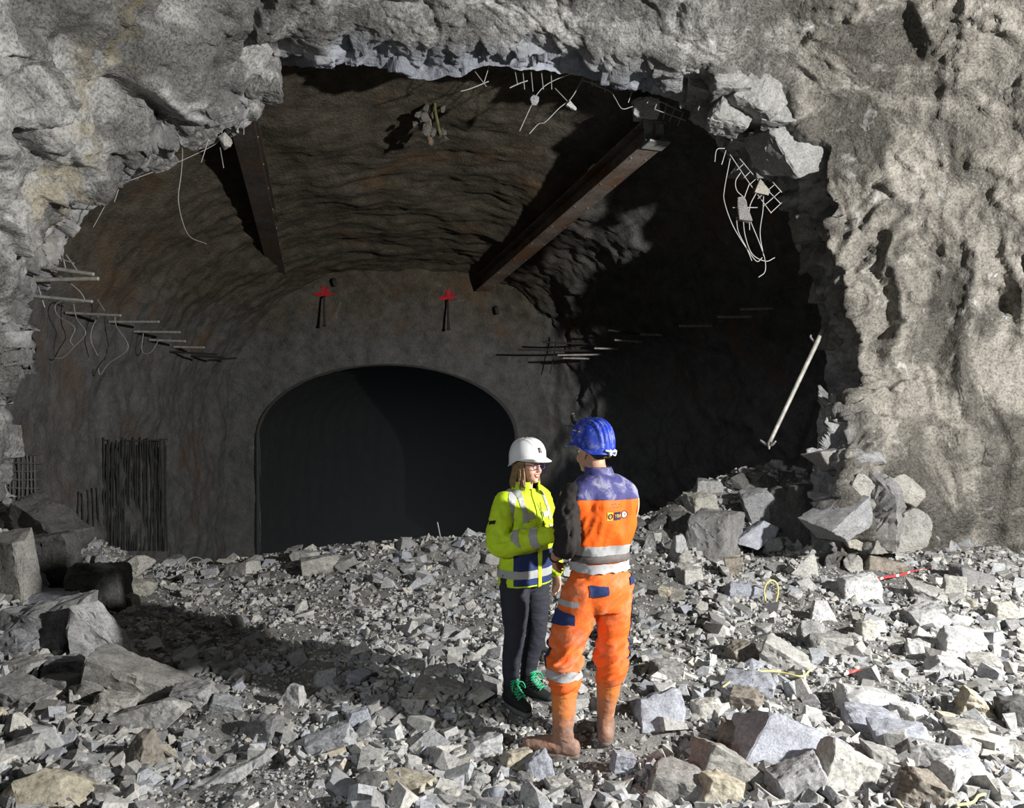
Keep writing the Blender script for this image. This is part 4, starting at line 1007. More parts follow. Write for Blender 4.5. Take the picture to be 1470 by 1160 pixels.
# ================================================================= the woman in the yellow jacket
WO = Vector((.078, 4.93, float(ground_z(.08, 4.93)) + .0)); WA = math.atan2(-math.cos(math.radians(42)), math.sin(math.radians(42)))
WZ = .06 - WO.z
def build_woman():
    hc = (.035, 0.0, 1.545)
    hp, HX, HM = head_parts(hc, 6, 2, .93, True)
    sh_r = (-.01, -.165, 1.315); el_r = (.055, -.235, 1.07); wr_r = (.335, -.085, 1.145)
    sh_l = (-.01, .165, 1.315); el_l = (-.03, .235, 1.05); wr_l = (.06, .235, .82)
    parts = hp + [limb([(.0, 0, 1.27), (.005, 0, 1.36), (.02, 0, 1.45), (.022, 0, 1.50)], [.075, .055, .048, .05], 16, 24),
                  torso([(.78, 0, 0, .155, .105), (.9, 0, 0, .15, .10), (1.03, .0, 0, .125, .09), (1.18, 0, 0, .145, .10), (1.28, -.01, 0, .155, .085), (1.345, -.01, 0, .12, .06), (1.38, 0, 0, .06, .05)], 40, 40)]
    for sy, kx, ax in ((-1, (.01, -.095, .455), (-.015, -.10, .09)), (1, (.015, .095, .455), (-.045, .075, .09))):
        parts.append(limb([(0, sy * .085, .84), ((kx[0] + .02) * .6 + .005, sy * .09, .65), kx, ((kx[0] + ax[0]) / 2 - .012, (kx[1] + ax[1]) / 2, .29), ax], [.074, .062, .048, .044, .034], 30, 22))
        parts.append(limb([ax, (ax[0] + .05, ax[1] + sy * .003, .045), (ax[0] + .12, ax[1] + sy * .008, .04)], [.033, .028, .016], 12, 14))
    for a, b, c in ((sh_r, el_r, wr_r), (sh_l, el_l, wr_l)):
        parts.append(limb([a, ((a[0] + b[0]) / 2, (a[1] + b[1]) / 2, (a[2] + b[2]) / 2), b, ((b[0] + c[0]) / 2, (b[1] + c[1]) / 2, (b[2] + c[2]) / 2), c], [.048, .043, .037, .035, .024], 28, 18))
    dsh = np.array(wr_r) - np.array(el_r); dsh /= np.linalg.norm(dsh); dsh[2] *= .6
    parts += hand(wr_r, dsh, (-.1, 1, -.1), -1, (.25, .3, .3), .93, .3)
    parts += hand(wr_l, (.12, -.03, -1), (.1, -1, 0), 1, (.3, .35, .3), .93, .5)
    root = add('person', union('woman_body', parts, .0045, 3, .5), M_skin_w)
    root.location = WO; root.rotation_euler = (0, 0, WA); 
    tag(root, 'smiling woman in a yellow high-visibility jacket and white helmet shaking hands', 'person')
    # face
    for sy in (-1, 1):
        e = add('eye', mesh_of('eye', [(HX(ell((.0745, sy * .030, .0), (.012, .013, .0095))[0]), ell((0, 0, 0), (1, 1, 1))[1])]), M_eye, root)
        add('iris', mesh_of('iris', [(HX(ell((.0845, sy * .031, -.0005), (.003, .0055, .0055))[0]), ell((0, 0, 0), (1, 1, 1))[1])]), M_iris, e)
        add('eyebrow', mesh_of('eyebrow', [(HX(limb([(.090, sy * .016, .021), (.089, sy * .032, .026), (.078, sy * .048, .020)], [.003, .0035, .002], 10, 8)[0]), limb([(0, 0, 0), (1, 0, 0), (2, 0, 0)], [1, 1, 1], 10, 8)[1])]), M_dkhair, root)
    def hx(pr): return (HX(pr[0]), pr[1])
    add('lips', mesh_of('lips', [hx(limb([(.083, -.027, -.054), (.095, -.014, -.0575), (.099, 0, -.058), (.095, .014, -.0575), (.083, .027, -.054)], [.0028, .0042, .0045, .0042, .0028], 24, 10)),
                                 hx(limb([(.083, -.027, -.055), (.092, -.015, -.071), (.096, 0, -.0755), (.092, .015, -.071), (.083, .027, -.055)], [.0028, .0042, .005, .0042, .0028], 24, 10))]), M_lip, root)
    add('teeth', mesh_of('teeth', [hx(ell((.0885, 0, -.0645), (.0085, .021, .0062)))]), M_teeth, root)
    # hair : strands that fall behind the ears to the shoulders, a few in front of them
    rg = np.random.default_rng(5); st = []
    for k in range(150):
        a = math.radians(rg.uniform(62, 298)); ca_, sa_ = math.cos(a), math.sin(a)
        x0, y0 = -.012 + ca_ * .088, sa_ * .080; zl = rg.uniform(-.172, -.135) if abs(sa_) > .5 else rg.uniform(-.15, -.12)
        j = rg.uniform(-.008, .008, 4)
        fx = .012 if ca_ > 0 else -.015
        st.append(hx(limb([(x0 * .8, y0 * .85, .06), (x0 + j[0] * .3, y0 * 1.04, .0), (x0 + j[1] + fx * .4, y0 * 1.10 + j[0], -.07), (x0 * 1.0 + j[2] + fx, y0 * 1.12 + j[1], -.13), (x0 * .9 + j[3] + fx * 1.4, y0 * 1.05 + j[2], zl)], [.007, .0075, .007, .006, .002], 18, 6)))
    add('hair', mesh_of('hair', st), M_hair, root)
    for sy in (-1, 1): add('earring', mesh_of('earring', [hx(ell((-.003, sy * .086, -.042), (.004, .004, .004), 8, 6))]), M_steel_s, root)
    # glasses
    gl = add('glasses', mesh_of('glasses', [hx(limb([(.103, -.012, .006), (.106, 0, .010), (.103, .012, .006)], [.0022] * 3, 8, 8))]), M_frame, root)
    tag(gl, 'violet-rimmed glasses')
    for sy in (-1, 1):
        t = np.linspace(0, 2 * np.pi, 25); cx_ = .0985
        pts = [(cx_ - .012 * ((math.sin(q) * .024 + .033) / .055) ** 2, sy * (.034 + .0265 * math.cos(q)), -.004 + .0205 * math.sin(q) + .003 * math.cos(q) * 0) for q in t]
        pts2 = [(cx_ + .004 - .20 * max(0, abs(p[1]) - .02) ** 1.6, p[1], p[2]) for p in pts]
        rim_ = add('rim', mesh_of('rim', [hx(limb(pts2, [.0027] * 25, 60, 8, ref=(1, 0, 0), round_ends=False))]), M_frame, gl)
        V = np.array(pts2[:-1]); c_ = V.mean(0); ln = np_mesh('lens', HX(np.concatenate([[c_], V])), np.array([(0, i + 1, (i + 1) % 24 + 1) for i in range(24)])); add('lens', ln, M_lens, gl)
        add('temple', mesh_of('temple', [hx(limb([(.090, sy * .056, .006), (.05, sy * .074, .006), (-.01, sy * .083, .006), (-.03, sy * .083, -.01)], [.002] * 4, 16, 6))]), M_frame, gl)
    # helmet
    outer_, inner_ = helmet_mesh(.128, .110, .125, [(-.022, .007, .006), (.022, .007, .006), (-.045, .008, .005), (.045, .008, .005)], .042, .040)
    hl = HX((-.006, 0, .048)); rotm = (0, -2, 6)
    he = add('helmet', mesh_of('helmet', xf([outer_], hl, rotm)), M_white, root)
    add('helmet_lining', mesh_of('helmet_lining', xf([inner_], hl, rotm)), M_black, he)
    eye_o = HX((.26, -.010, .100)); dirx = -(HM @ np.array([1, 0, 0.]))
    rt = -(HM @ np.array([0, 1., 0])) ; rt = HM @ np.array([0, 1., 0]); up = HM @ np.array([.0, 0, 1.])
    lg = add_logo = put_on('logo', rect_mesh('logo', .026, .033), he.data, HX((.26, -.018, .110)), dirx, rt, up, M_black, he, .002)
    for k, (x_, y_, w_, h_) in enumerate(((-.003, .0, .0022, .030), (.004, .004, .0018, .018), (.0005, -.002, .010, .0018))):
        m_ = rect_mesh('logo_line', w_, h_, 3, 5)
        for v in m_.vertices: v.co.x += x_; v.co.y += y_
        put_on('logo_line', m_, he.data, HX((.26, -.018, .110)), dirx, rt, up, M_white, he, .0032)
    for k in range(7):
        m_ = rect_mesh('logo_text', .0028, .0028, 3, 3)
        for v in m_.vertices: v.co.x += (k - 3) * .0042; v.co.y -= .0235
        put_on('logo_text', m_, he.data, HX((.26, -.018, .110)), dirx, rt, up, M_black, he, .002)
    # jacket
    wz = lambda R_: .010 * (fbm(R_ * np.array([9, 9, 7]), 3, 700, ridged=True) - .6) * sstep(.80, .95, R_[..., 2]) + .004 * (fbm(R_ * np.array([20, 20, 5]), 2, 705))
    jt = torso([(.785, .005, 0, .185, .135), (.86, .005, 0, .185, .135), (.98, .008, 0, .180, .130), (1.10, .012, 0, .182, .132), (1.22, .008, 0, .188, .128), (1.30, -.004, 0, .180, .108), (1.35, -.008, 0, .140, .088), (1.385, .0, 0, .092, .078)], 90, 84, 2.4, wz)
    jk = add('jacket', mesh_of('jacket', [jt]), M_yel, root); JM = jk.data
    # standing collar, open at the front
    a_c = np.radians(np.linspace(24, 336, 48)); cr_ = []
    for z_, r1, r2, xo in ((1.365, .098, .086, .0), (1.40, .088, .080, .012), (1.435, .086, .080, .020), (1.44, .080, .074, .020), (1.40, .080, .073, .012), (1.37, .086, .076, .0)):
        lift_ = .012 * np.cos(a_c)
        cr_.append(np.stack([xo + r2 * np.cos(a_c) * 1.08, r1 * np.sin(a_c), z_ + lift_ * 0 + .0 * a_c], -1))
    col_ = add('collar', np_mesh('collar', np.array(cr_), grid_faces(6, 48)), M_yel, jk)
    li_ = np.array([r_ * np.array([.965, .965, 1]) for r_ in (cr_[3], cr_[4], cr_[5])]); li_[:, :, 2] += .002
    add('collar_lining', np_mesh('collar_lining', li_, grid_faces(3, 48)), M_navy, jk)
    # the turned-out collar point on her left
    lv = np.array([[(.070, .040, 1.435), (.082, .060, 1.415), (.078, .088, 1.395)], [(.088, .040, 1.425), (.112, .074, 1.400), (.098, .112, 1.372)], [(.102, .034, 1.385), (.126, .078, 1.372), (.105, .118, 1.350)]])
    lv = np.array([[cr(r, 9) for r in lv]][0]); lv = np.array([cr(lv[:, k], 9) for k in range(9)])
    add('lapel', np_mesh('lapel', np.concatenate([lv.reshape(-1, 3)]), grid_faces(9, 9)), M_yel, jk)
    # coloured lower panel, reflective bands, zip
    C0 = (0, 0, 0)
    patch('lower_panel', JM, [((0, 0, .795), (0, 0, 1)), ((0, 0, .985), (.12, .05, -1)), ((.0, -.12, 0), (.55, 1, 0))], .003, mat=M_navy, parent=jk)
    band('reflective_band', JM, (0, 0, .865), (0, 0, 1), .05, M_refl, jk, .006)
    band('reflective_band', JM, (0, 0, 1.075), (0, 0, 1), .05, M_refl, jk, .005)
    patch('zip_flap', JM, [((0, -.016, 0), (0, 1, 0)), ((0, .016, 0), (0, -1, 0)), ((.03, 0, 0), (1, 0, 0))], .009, mat=M_yel, parent=jk)
    for sy in (-1, 1):
        band('shoulder_tape', JM, (0, sy * .105, 1.25), (0, 1, .06 * sy), .035, M_refl, jk, .005, [((0, 0, 1.10), (0, 0, 1))])
        patch('chest_tape', JM, [((0, 0, 1.215), (0, 0, 1)), ((0, 0, 1.25), (0, 0, -1)), ((0, sy * .035, 0), (0, sy, 0)), ((0, sy * .11, 0), (0, -sy, 0)), ((.02, 0, 0), (1, 0, 0))], .0065, mat=M_refl, parent=jk)
        patch('pocket_flap', JM, [((0, 0, 1.165), (0, 0, 1)), ((0, 0, 1.195), (0, 0, -1)), ((0, sy * .035, 0), (0, sy, 0)), ((0, sy * .125, 0), (0, -sy, 0)), ((.02, 0, 0), (1, 0, 0))], .010, mat=M_yel, parent=jk)
    add('zip_cord', tube_mesh('zip_cord', [(.137, .012, 1.31), (.147, .014, 1.24), (.150, .03, 1.17), (.148, .05, 1.15)], .003), M_black, jk)
    # sleeves
    for nm, (a, b, c), sd in (('r', (sh_r, el_r, wr_r), 1), ('l', (sh_l, el_l, wr_l), 2)):
        a, b, c = map(np.array, (a, b, c)); a2 = a + np.array([0, -.02 * (a[1] > 0) + .02 * (a[1] < 0), .0])
        sv = add('sleeve', mesh_of('sleeve', [limb([a2, a * .55 + b * .45 + np.array([-.005, .012 * np.sign(a[1]), 0]), b + np.array([-.012, .006 * np.sign(b[1]), -.006]), b * .45 + c * .55, c * .98 + b * .02], [(.078, .078), (.074, .072), (.068, .068), (.062, .060), (.046, .046)], 60, 40, wr=(.016, 15, 1.6, 10 + sd))]), M_yel, jk)
        fd = (c - b) / np.linalg.norm(c - b); ud = (b - a) / np.linalg.norm(b - a)
        for pos, w_ in ((.34, .05), (.70, .05)) if nm == 'r' else ((.45, .05),):
            band('sleeve_band', sv.data, b + (c - b) * pos, fd, w_, M_refl, jk, .004, [((a * .3 + b * .7), tuple((fd - ud) / 1.0))])
        if nm == 'r': patch('sleeve_badge', sv.data, [(a * .45 + b * .55 - ud * .012, tuple(ud)), (a * .45 + b * .55 + ud * .012, tuple(-ud)), ((a[0] + .012, 0, 0), (1, 0, 0)), ((a[0] + .05, 0, 0), (-1, 0, 0)), ((0, a[1] - .02, 0), (0, -1, 0))], .004, mat=M_black, parent=jk)
        cf_ = limb([c - fd * .03, c + fd * .002], [.049, .047], 8, 30, round_ends=False); add('cuff', mesh_of('cuff', [cf_]), M_yel, jk)
    # jeans
    jl = []
    for sy, kx, ax in ((-1, (.012, -.095, .455), (-.015, -.10, .16)), (1, (.017, .095, .455), (-.045, .078, .16))):
        jl.append(limb([(0, sy * .088, .86), (.012, sy * .090, .655), kx, ((kx[0] + ax[0]) / 2 - .012, (kx[1] + ax[1]) / 2, .29), ax], [.098, .088, .064, .058, .045], 40, 30))
    jl.append(torso([(.74, 0, 0, .12, .085), (.80, 0, 0, .165, .115), (.90, 0, 0, .16, .11)], 14, 40))
    jn = add('jeans', union('jeans', jl, .007, 3, .5, lambda V: .003 + .0035 * (fbm(V * np.array([10, 10, 22]), 2, 720, ridged=True) - .6)), M_jeans, root); tag(jn, 'close-fitting dark jeans')
    # shoes
    for sy, ax, yaw in ((-1, (-.015, -.10), -6), (1, (-.045, .078), 10)):
        cs, sn = math.cos(math.radians(yaw)), math.sin(math.radians(yaw))
        def T(p): x, y, z = p; return (ax[0] + x * cs - y * sn, ax[1] + x * sn + y * cs, z)
        sp = [limb([T((-.005, 0, .19)), T((-.008, 0, .12)), T((.0, 0, .07))], [(.046, .048), (.044, .050), (.044, .055)], 14, 22, ref=(sn * -1, cs, 0)),
              limb([T((-.045, 0, .05)), T((.03, 0, .052)), T((.11, 0, .045)), T((.175, 0, .036))], [(.036, .04), (.044, .048), (.046, .034), (.034, .024)], 20, 22, ref=(-sn, cs, 0))]
        so = add('shoe', union('shoe', sp, .005, 3), M_shoe, root)
        rr_ = []
        for z_, k in ((-.012, .98), (.006, 1.03), (.018, 1.0)):
            t = np.linspace(0, 2 * np.pi, 40, endpoint=False); xx = .065 + .132 * np.cos(t) * k; yy = (.041 + .008 * np.cos(t)) * np.sign(np.sin(t)) * np.abs(np.sin(t)) ** .7 * k
            rr_.append([T((x, y, z_)) for x, y in zip(xx, yy)])
        add('sole', mesh_of('sole', [loft(rr_)]), M_sole, so)
        lc = []
        for k in range(7):
            z_ = .175 - k * .017; x_ = .040 + max(0, k - 2) * .017
            if k > 2: z_ = .141 - (k - 2) * .012
            for q in (-1, 1): lc.append(limb([T((x_, q * .030, z_)), T((x_ + .016, 0, z_ + .008)), T((x_ + .008, -q * .030, z_ - .012))], [.0038] * 3, 8, 6))
        for q in (-1, 1): lc.append(limb([T((.055, 0, .175)), T((.075, q * .04, .165)), T((.085, q * .05, .13)), T((.06, q * .035, .15))], [.0035] * 4, 14, 6))
        add('laces', mesh_of('laces', lc), M_lace, so)
    return root
woman = build_woman()

# ================================================================= the man in orange, seen from behind
MO = Vector((.505, 4.38, .0)); MA = math.atan2(.906, -.423)
def build_man():
    hc = (.085, 0.0, 1.705)
    hp, HX, HM = head_parts(hc, 14, 4, 1.0, False)
    def hx(pr): return (HX(pr[0]), pr[1])
    sh_l = (-.01, .205, 1.475); el_l = (-.085, .265, 1.225); wr_l = (.13, .225, 1.095)
    sh_r = (.01, -.185, 1.475); el_r = (.16, -.205, 1.215); wr_r = (.265, .035, 1.195)
    Lk = (.05, .195, .60); La = (.0, .242, .10); Rk = (.01, -.09, .60); Ra = (.07, -.085, .10)
    parts = hp + [limb([(-.02, 0, 1.42), (.0, 0, 1.53), (.045, 0, 1.61), (.062, 0, 1.67)], [.09, .066, .058, .058], 18, 24),
                  torso([(.86, 0, 0, .15, .11), (1.0, 0, 0, .145, .105), (1.12, .0, 0, .14, .10), (1.3, 0, 0, .165, .115), (1.42, -.01, 0, .185, .105), (1.49, -.01, 0, .155, .08), (1.54, -.01, 0, .075, .06)], 40, 40)]
    for hip, k, a in (((0, .10, .92), Lk, La), ((0, -.09, .92), Rk, Ra)):
        parts.append(limb([hip, ((hip[0] + k[0]) / 2 + .01, (hip[1] + k[1]) / 2, .76), k, ((k[0] + a[0]) / 2 - .012, (k[1] + a[1]) / 2, .36), a], [.09, .08, .058, .054, .04], 30, 22))
    for a, b, c in ((sh_r, el_r, wr_r), (sh_l, el_l, wr_l)):
        parts.append(limb([a, ((a[0] + b[0]) / 2, (a[1] + b[1]) / 2, (a[2] + b[2]) / 2), b, ((b[0] + c[0]) / 2, (b[1] + c[1]) / 2, (b[2] + c[2]) / 2 + .004), c], [.056, .052, .043, .042, .029], 28, 20))
    d_ = np.array(wr_r) - np.array(el_r); d_ = np.array([.75, .55, .0])
    parts += hand(wr_r, d_, (-.5, .85, -.05), -1, (.25, .3, .3), 1.02, .3)
    parts += hand(wr_l, (.75, -.35, -.5), (.1, -1, -.4), 1, (.45, .55, .5), 1.02, .6)
    root = add('person', union('man_body', parts, .0048, 3, .5), M_skin_m); root.location = MO; root.rotation_euler = (0, 0, MA)
    tag(root, 'man in orange workwear and a blue helmet standing with his back turned', 'person')
    for sy in (-1, 1):
        e = add('eye', mesh_of('eye', [hx(ell((.0745, sy * .030, .0), (.012, .013, .0095)))]), M_eye, root)
        add('iris', mesh_of('iris', [hx(ell((.0845, sy * .031, -.0005), (.003, .0055, .0055)))]), M_iris, e)
    add('lips', mesh_of('lips', [hx(limb([(.084, -.024, -.064), (.096, 0, -.065), (.084, .024, -.064)], [.003, .005, .003], 14, 8))]), M_lip, root)
    # cropped hair: a close skull cap that ends at the nape and above the ears
    cap = []
    for i in range(16):
        t = i / 15 * (np.pi / 2 - .05); z_ = math.sin(t) * .100; k = math.cos(t)
        an = np.linspace(0, 2 * np.pi, 48, endpoint=False)
        lowz = np.where(np.cos(an) < -.1, -.072 * (1 - i / 15) * np.clip(-np.cos(an) * 1.6, 0, 1), 0)
        cap.append(np.stack([-.012 + np.cos(an) * (.102 * k), np.sin(an) * (.080 * k), .030 + z_ + lowz], -1))
    add('hair', mesh_of('hair', [hx(loft(cap, True))]), M_dkhair, root)
    # helmet
    rid = [(0, .008, .011), (.026, .008, .011), (-.026, .008, .011), (.052, .008, .010), (-.052, .008, .010)]
    outer_, inner_ = helmet_mesh(.138, .117, .135, rid, .045, .055)
    hl = HX((-.006, 0, .052)); rotm = (0, 2, 14)
    he = add('helmet', mesh_of('helmet', xf([outer_], hl, rotm)), M_bluehat, root); tag(he, 'scuffed blue ribbed safety helmet')
    add('helmet_lining', mesh_of('helmet_lining', xf([inner_], hl, rotm)), M_black, he)
    def hh(pr): return xf([pr], hl, rotm)[0]
    add('adjuster', mesh_of('adjuster', [hh(limb([(-.140, -.035, -.045), (-.155, -.012, -.050), (-.152, .015, -.050), (-.138, .035, -.045)], [(.010, .006)] * 4, 14, 10)), hh(ell((-.150, .012, -.058), (.010, .012, .020)))]), M_badge_w, he)
    add('chin_strap', mesh_of('chin_strap', [hh(limb([(-.138, -.05, -.05), (-.146, -.03, -.075), (-.140, -.012, -.066)], [.004] * 3, 12, 8))]), M_badge_w, he)
    lampb = add('headlamp', mesh_of('headlamp', [hh(limb([(.105, .01, .085), (.135, .012, .115), (.150, .013, .142)], [.016, .018, .015], 12, 16)), hh(ell((.150, .013, .152), (.016, .016, .010)))]), M_black, he)
    add('lamp_clip', mesh_of('lamp_clip', [hh(boxm((.153, .013, .165), (.022, .008, .006), (0, 30, 20)))]), M_steel_s, he)
    for y_, x_, z_ in ((.106, .030, .070), (.100, .052, .072), (.110, .0, .064)): add('strap_clip', mesh_of('strap_clip', [hh(boxm((x_, y_, z_), (.014, .006, .009), (20, 0, 20)))]), M_steel_s, he)
    for z_ in (.035, .085): add('lamp_cable', mesh_of('lamp_cable', [hh(limb([(.125, .03, z_), (.152, .04, z_ + .01), (.172, .055, z_ + .012)], [.0025] * 3, 10, 6))]), M_black, he)
    # sleeves (black shirt) pushed up to the elbows
    shirt = None
    for (a, b, c), sd in (((sh_l, el_l, wr_l), 1), ((sh_r, el_r, wr_r), 2)):
        a, b, c = map(np.array, (a, b, c))
        p_ = mesh_of('shirt_sleeve', [limb([a + [0, -.02 * np.sign(a[1]), .005], a * .55 + b * .45 + np.array([-.006, .012 * np.sign(a[1]), 0]), b + np.array([-.012, .004 * np.sign(b[1]), -.008]), b * .58 + c * .42], [(.068, .072), (.064, .070), (.060, .062), (.052, .052)], 60, 40, wr=(.018, 15, 1.8, 20 + sd))])
        add('shirt_sleeve', p_, M_sleeve, root)
    c, b = np.array(wr_l), np.array(el_l); fd = (c - b) / np.linalg.norm(c - b)
    add('watch', mesh_of('watch', [limb([c - fd * .020, c + fd * .004], [.033, .032], 8, 24, round_ends=False), ell(c - fd * .008 + np.array([0, .032, .012]), (.018, .008, .016))]), M_black, root)
    # vest
    wz = lambda R_: .024 * (fbm(np.stack([R_[..., 0] * 5, R_[..., 1] * 9 + R_[..., 2] * 1.6, R_[..., 2] * 2.0], -1), 3, 740, ridged=True) - .55) * sstep(1.08, 1.22, R_[..., 2]) * (1 - .7 * sstep(1.42, 1.5, R_[..., 2])) + .006 * fbm(R_ * 8, 2, 745)
    vt = torso([(1.04, .0, 0, .162, .122), (1.09, .0, 0, .160, .120), (1.16, .0, 0, .166, .124), (1.26, .0, 0, .188, .136), (1.36, -.004, 0, .207, .140), (1.44, -.012, 0, .216, .132), (1.50, -.014, 0, .205, .112), (1.545, -.012, 0, .150, .092), (1.575, .0, 0, .095, .082)], 110, 96, 2.5, wz)
    vs = add('vest', mesh_of('vest', [vt]), M_orange_v, root); VM = vs.data; tag(vs, 'orange vest with a violet-blue yoke and badges on the back')
    patch('yoke', VM, [((0, 0, 1.447), (.02, -.03, 1))], .004, mat=M_yoke, parent=vs)
    cr_ = []
    a_c = np.linspace(0, 2 * np.pi, 48, endpoint=False)
    for z_, r1, r2, xo in ((1.548, .100, .090, .0), (1.585, .086, .080, .012), (1.618, .080, .076, .026), (1.622, .074, .070, .026), (1.58, .076, .072, .012)):
        cr_.append(np.stack([xo + r2 * np.cos(a_c), r1 * np.sin(a_c), z_ + .008 * -np.cos(a_c) * 0 + 0 * a_c], -1))
    add('collar', np_mesh('collar', np.array(cr_), grid_faces(5, 48, True)), M_yoke, vs)
    for sy in (-1, 1):   # piping round the arm holes
        t = np.linspace(0, 2 * np.pi, 26)
        pts = [(-.005 + .088 * math.cos(q), sy * (.198 + .012 * math.cos(q * 1) * 0 - .020 * max(0, math.sin(q)) ** 2), 1.415 + .115 * math.sin(q)) for q in t]
        add('arm_hole_piping', mesh_of('arm_hole_piping', [limb(pts, [.0065] * 26, 60, 8, ref=(0, 1, 0), round_ends=False)]), M_cream if sy < 0 else M_sleeve, vs)
    band('reflective_band', VM, (0, 0, 1.165), (0, 0, 1), .055, M_refl_o, vs, .005)
    # badges and print on the back (x towards -x is the back)
    bk = (-1, 0, 0); o_ = (-.35, -.012, 1.362); dd = (1, 0, 0); rt = (0, -1, 0); up = (0, 0, 1)
    def lay(nm, me, dx, dy, mat, off=.003):
        for v in me.vertices: v.co.x += dx; v.co.y += dy
        return put_on(nm, me, VM, o_, dd, rt, up, mat, vs, off)
    lay('badge', rect_mesh('badge', .036, .046), -.050, 0, M_badge)
    lay('badge_ring', disc_mesh('badge_ring', .0165, 28, .0105), -.048, .0, M_badge_d, .005)
    lay('badge_letter', text_mesh('badge_letter', 'D', .019, 0), -.048, 0, M_badge_d, .0055)
    lay('badge', rect_mesh('badge', .050, .046), .004, 0, M_badge_d)
    lay('badge_letter', text_mesh('badge_letter', 'YBA', .027, 0), .003, 0, M_badge, .0055)
    lay('badge', disc_mesh('badge', .0215, 28), .056, .002, M_badge_d)
    lay('badge_face', disc_mesh('badge_face', .0165, 28), .056, .002, M_badge_w, .0045)
    lay('badge_letter', text_mesh('badge_letter', 'U', .022, 0), .056, .002, M_badge_d, .0062)
    for x_, y_, w_, h_ in ((-.030, .066, .012, .003), (-.012, .068, .010, .003), (.012, .066, 0.016, .003), (.036, .069, .012, .003), (-.024, .050, .014, .0025), (.000, .049, .012, .0025), (.026, .050, .016, .0025)):
        lay('print', rect_mesh('print', w_, h_, 4, 3), x_, y_, M_badge_d if x_ < .03 else M_lip, .003)
    # belt and trousers
    tr = []
    for hip, k, a, rb in (((-.005, .10, .95), Lk, La, 1.0), ((-.005, -.09, .95), Rk, Ra, .92)):
        e_ = np.array(k) * .32 + np.array(a) * .68
        tr.append(limb([hip, ((hip[0] + k[0]) / 2 + .0, (hip[1] + k[1]) / 2, .77), k, np.array(k) * .62 + np.array(a) * .38, (e_[0], e_[1], .43)], [.115, .112 * rb, .094 * rb, .090, .082], 50, 40))
    tr.append(torso([(.80, -.01, .0, .13, .11), (.88, -.005, 0, .175, .135), (.96, -.005, 0, .178, .138), (1.06, 0, 0, .158, .122), (1.11, 0, 0, .150, .115)], 24, 50))
    def tw(V):
        kn = np.exp(-((V[:, 2] - .52) / .10) ** 2)
        return (.022 * kn + .007) * (fbm(np.stack([V[:, 0] * 5, V[:, 1] * 5, V[:, 2] * 15 + V[:, 1] * 9], -1), 2, 760, ridged=True) - .6) + .008 * fbm(V * 6, 2, 765)
    tm = union('trousers', tr, .0075, 4, .5, tw); ts = add('trousers', tm, M_orange, root); tag(ts, 'dusty orange work trousers with dark pockets')
    band('reflective_band', tm, (0, 0, 1.062), (0, 0, 1), .052, M_refl_o, ts, .014)
    bt = torso([(1.093, 0, 0, .171, .131), (1.115, 0, 0, .176, .136), (1.137, 0, 0, .173, .133)], 8, 60); add('belt', mesh_of('belt', [bt]), plain('brown_belt', (.13, .11, .105), .6, grain=.2), ts)
    band('leg_band', tm, (0, .22, .46), (0, 0, 1), .05, M_refl_o, ts, .006, [((0, .09, 0), (0, 1, 0))])
    # pockets: back flaps, side pocket, hip pocket
    patch('pocket_flap', tm, [((0, 0, .925), (0, .10, 1)), ((0, 0, .965), (0, .10, -1)), ((0, .035, 0), (0, 1, 0)), ((0, .135, 0), (0, -1, 0)), ((-.02, 0, 0), (-1, 0, 0))], .007, mat=M_navy, parent=ts)
    patch('pocket_flap', tm, [((0, 0, .95), (0, 0, 1)), ((0, 0, .99), (0, 0, -1)), ((0, -.13, 0), (0, -1, 0)), ((-.0, 0, 0), (-1, 0, 0))], .007, mat=M_navy, parent=ts)
    patch('side_pocket', tm, [((0, 0, .745), (.15, 0, 1)), ((0, 0, .825), (.15, 0, -1)), ((0, .205, 0), (0, 1, .0)), ((.095, 0, 0), (-1, 0, 0))], .010, mat=M_navy, parent=ts)
    patch('tool_loop', tm, [((0, 0, .855), (0, 0, 1)), ((0, 0, .885), (0, 0, -1)), ((0, .188, 0), (0, 1, 0)), ((.06, 0, 0), (-1, 0, 0))], .008, mat=M_refl_o, parent=ts)
    patch('knee_patch', tm, [((0, 0, .47), (0, 0, 1)), ((0, 0, .64), (0, 0, -1)), ((.085, 0, 0), (1, 0, 0)), ((0, .12, 0), (0, 1, 0))], .006, mat=M_navy, parent=ts)
    patch('side_stripe', tm, [((0, 0, .50), (0, 0, 1)), ((0, 0, .86), (0, 0, -1)), ((0, -.165, 0), (0, -1, 0)), ((.05, 0, 0), (-1, 0, 0))], .004, mat=M_navy, parent=ts)
    # rubber boots
    lf = np.array([math.cos(math.radians(50)), math.sin(math.radians(50))])
    for a, k, yaw, nm in ((La, Lk, 50, 'l'), (Ra, Rk, -34, 'r')):
        cs, sn = math.cos(math.radians(yaw)), math.sin(math.radians(yaw))
        def T(p): x, y, z = p; return np.array((a[0] + x * cs - y * sn, a[1] + x * sn + y * cs, z))
        top = np.array(k) * .72 + np.array(a) * .28; tp = np.array([top[0], top[1], .455])
        rf = (-sn, cs, 0)
        bp = [limb([tp, tp * .6 + T((0, 0, .12)) * .4, T((.0, 0, .16)), T((-.005, 0, .07))], [(.076, .080), (.068, .072), (.050, .060), (.048, .064)], 30, 30, ref=rf),
              limb([T((-.062, 0, .052)), T((.02, 0, .056)), T((.11, 0, .056)), T((.195, 0, .048))], [(.044, .05), (.049, .058), (.052, .048), (.044, .036)], 24, 26, ref=rf)]
        bm_ = union('boot', bp, .0055, 4, .5, lambda V: .004 * fbm(V * np.array([16, 16, 22]), 3, 780))
        bo = add('boot', bm_, M_boot, root)
        rr_ = []
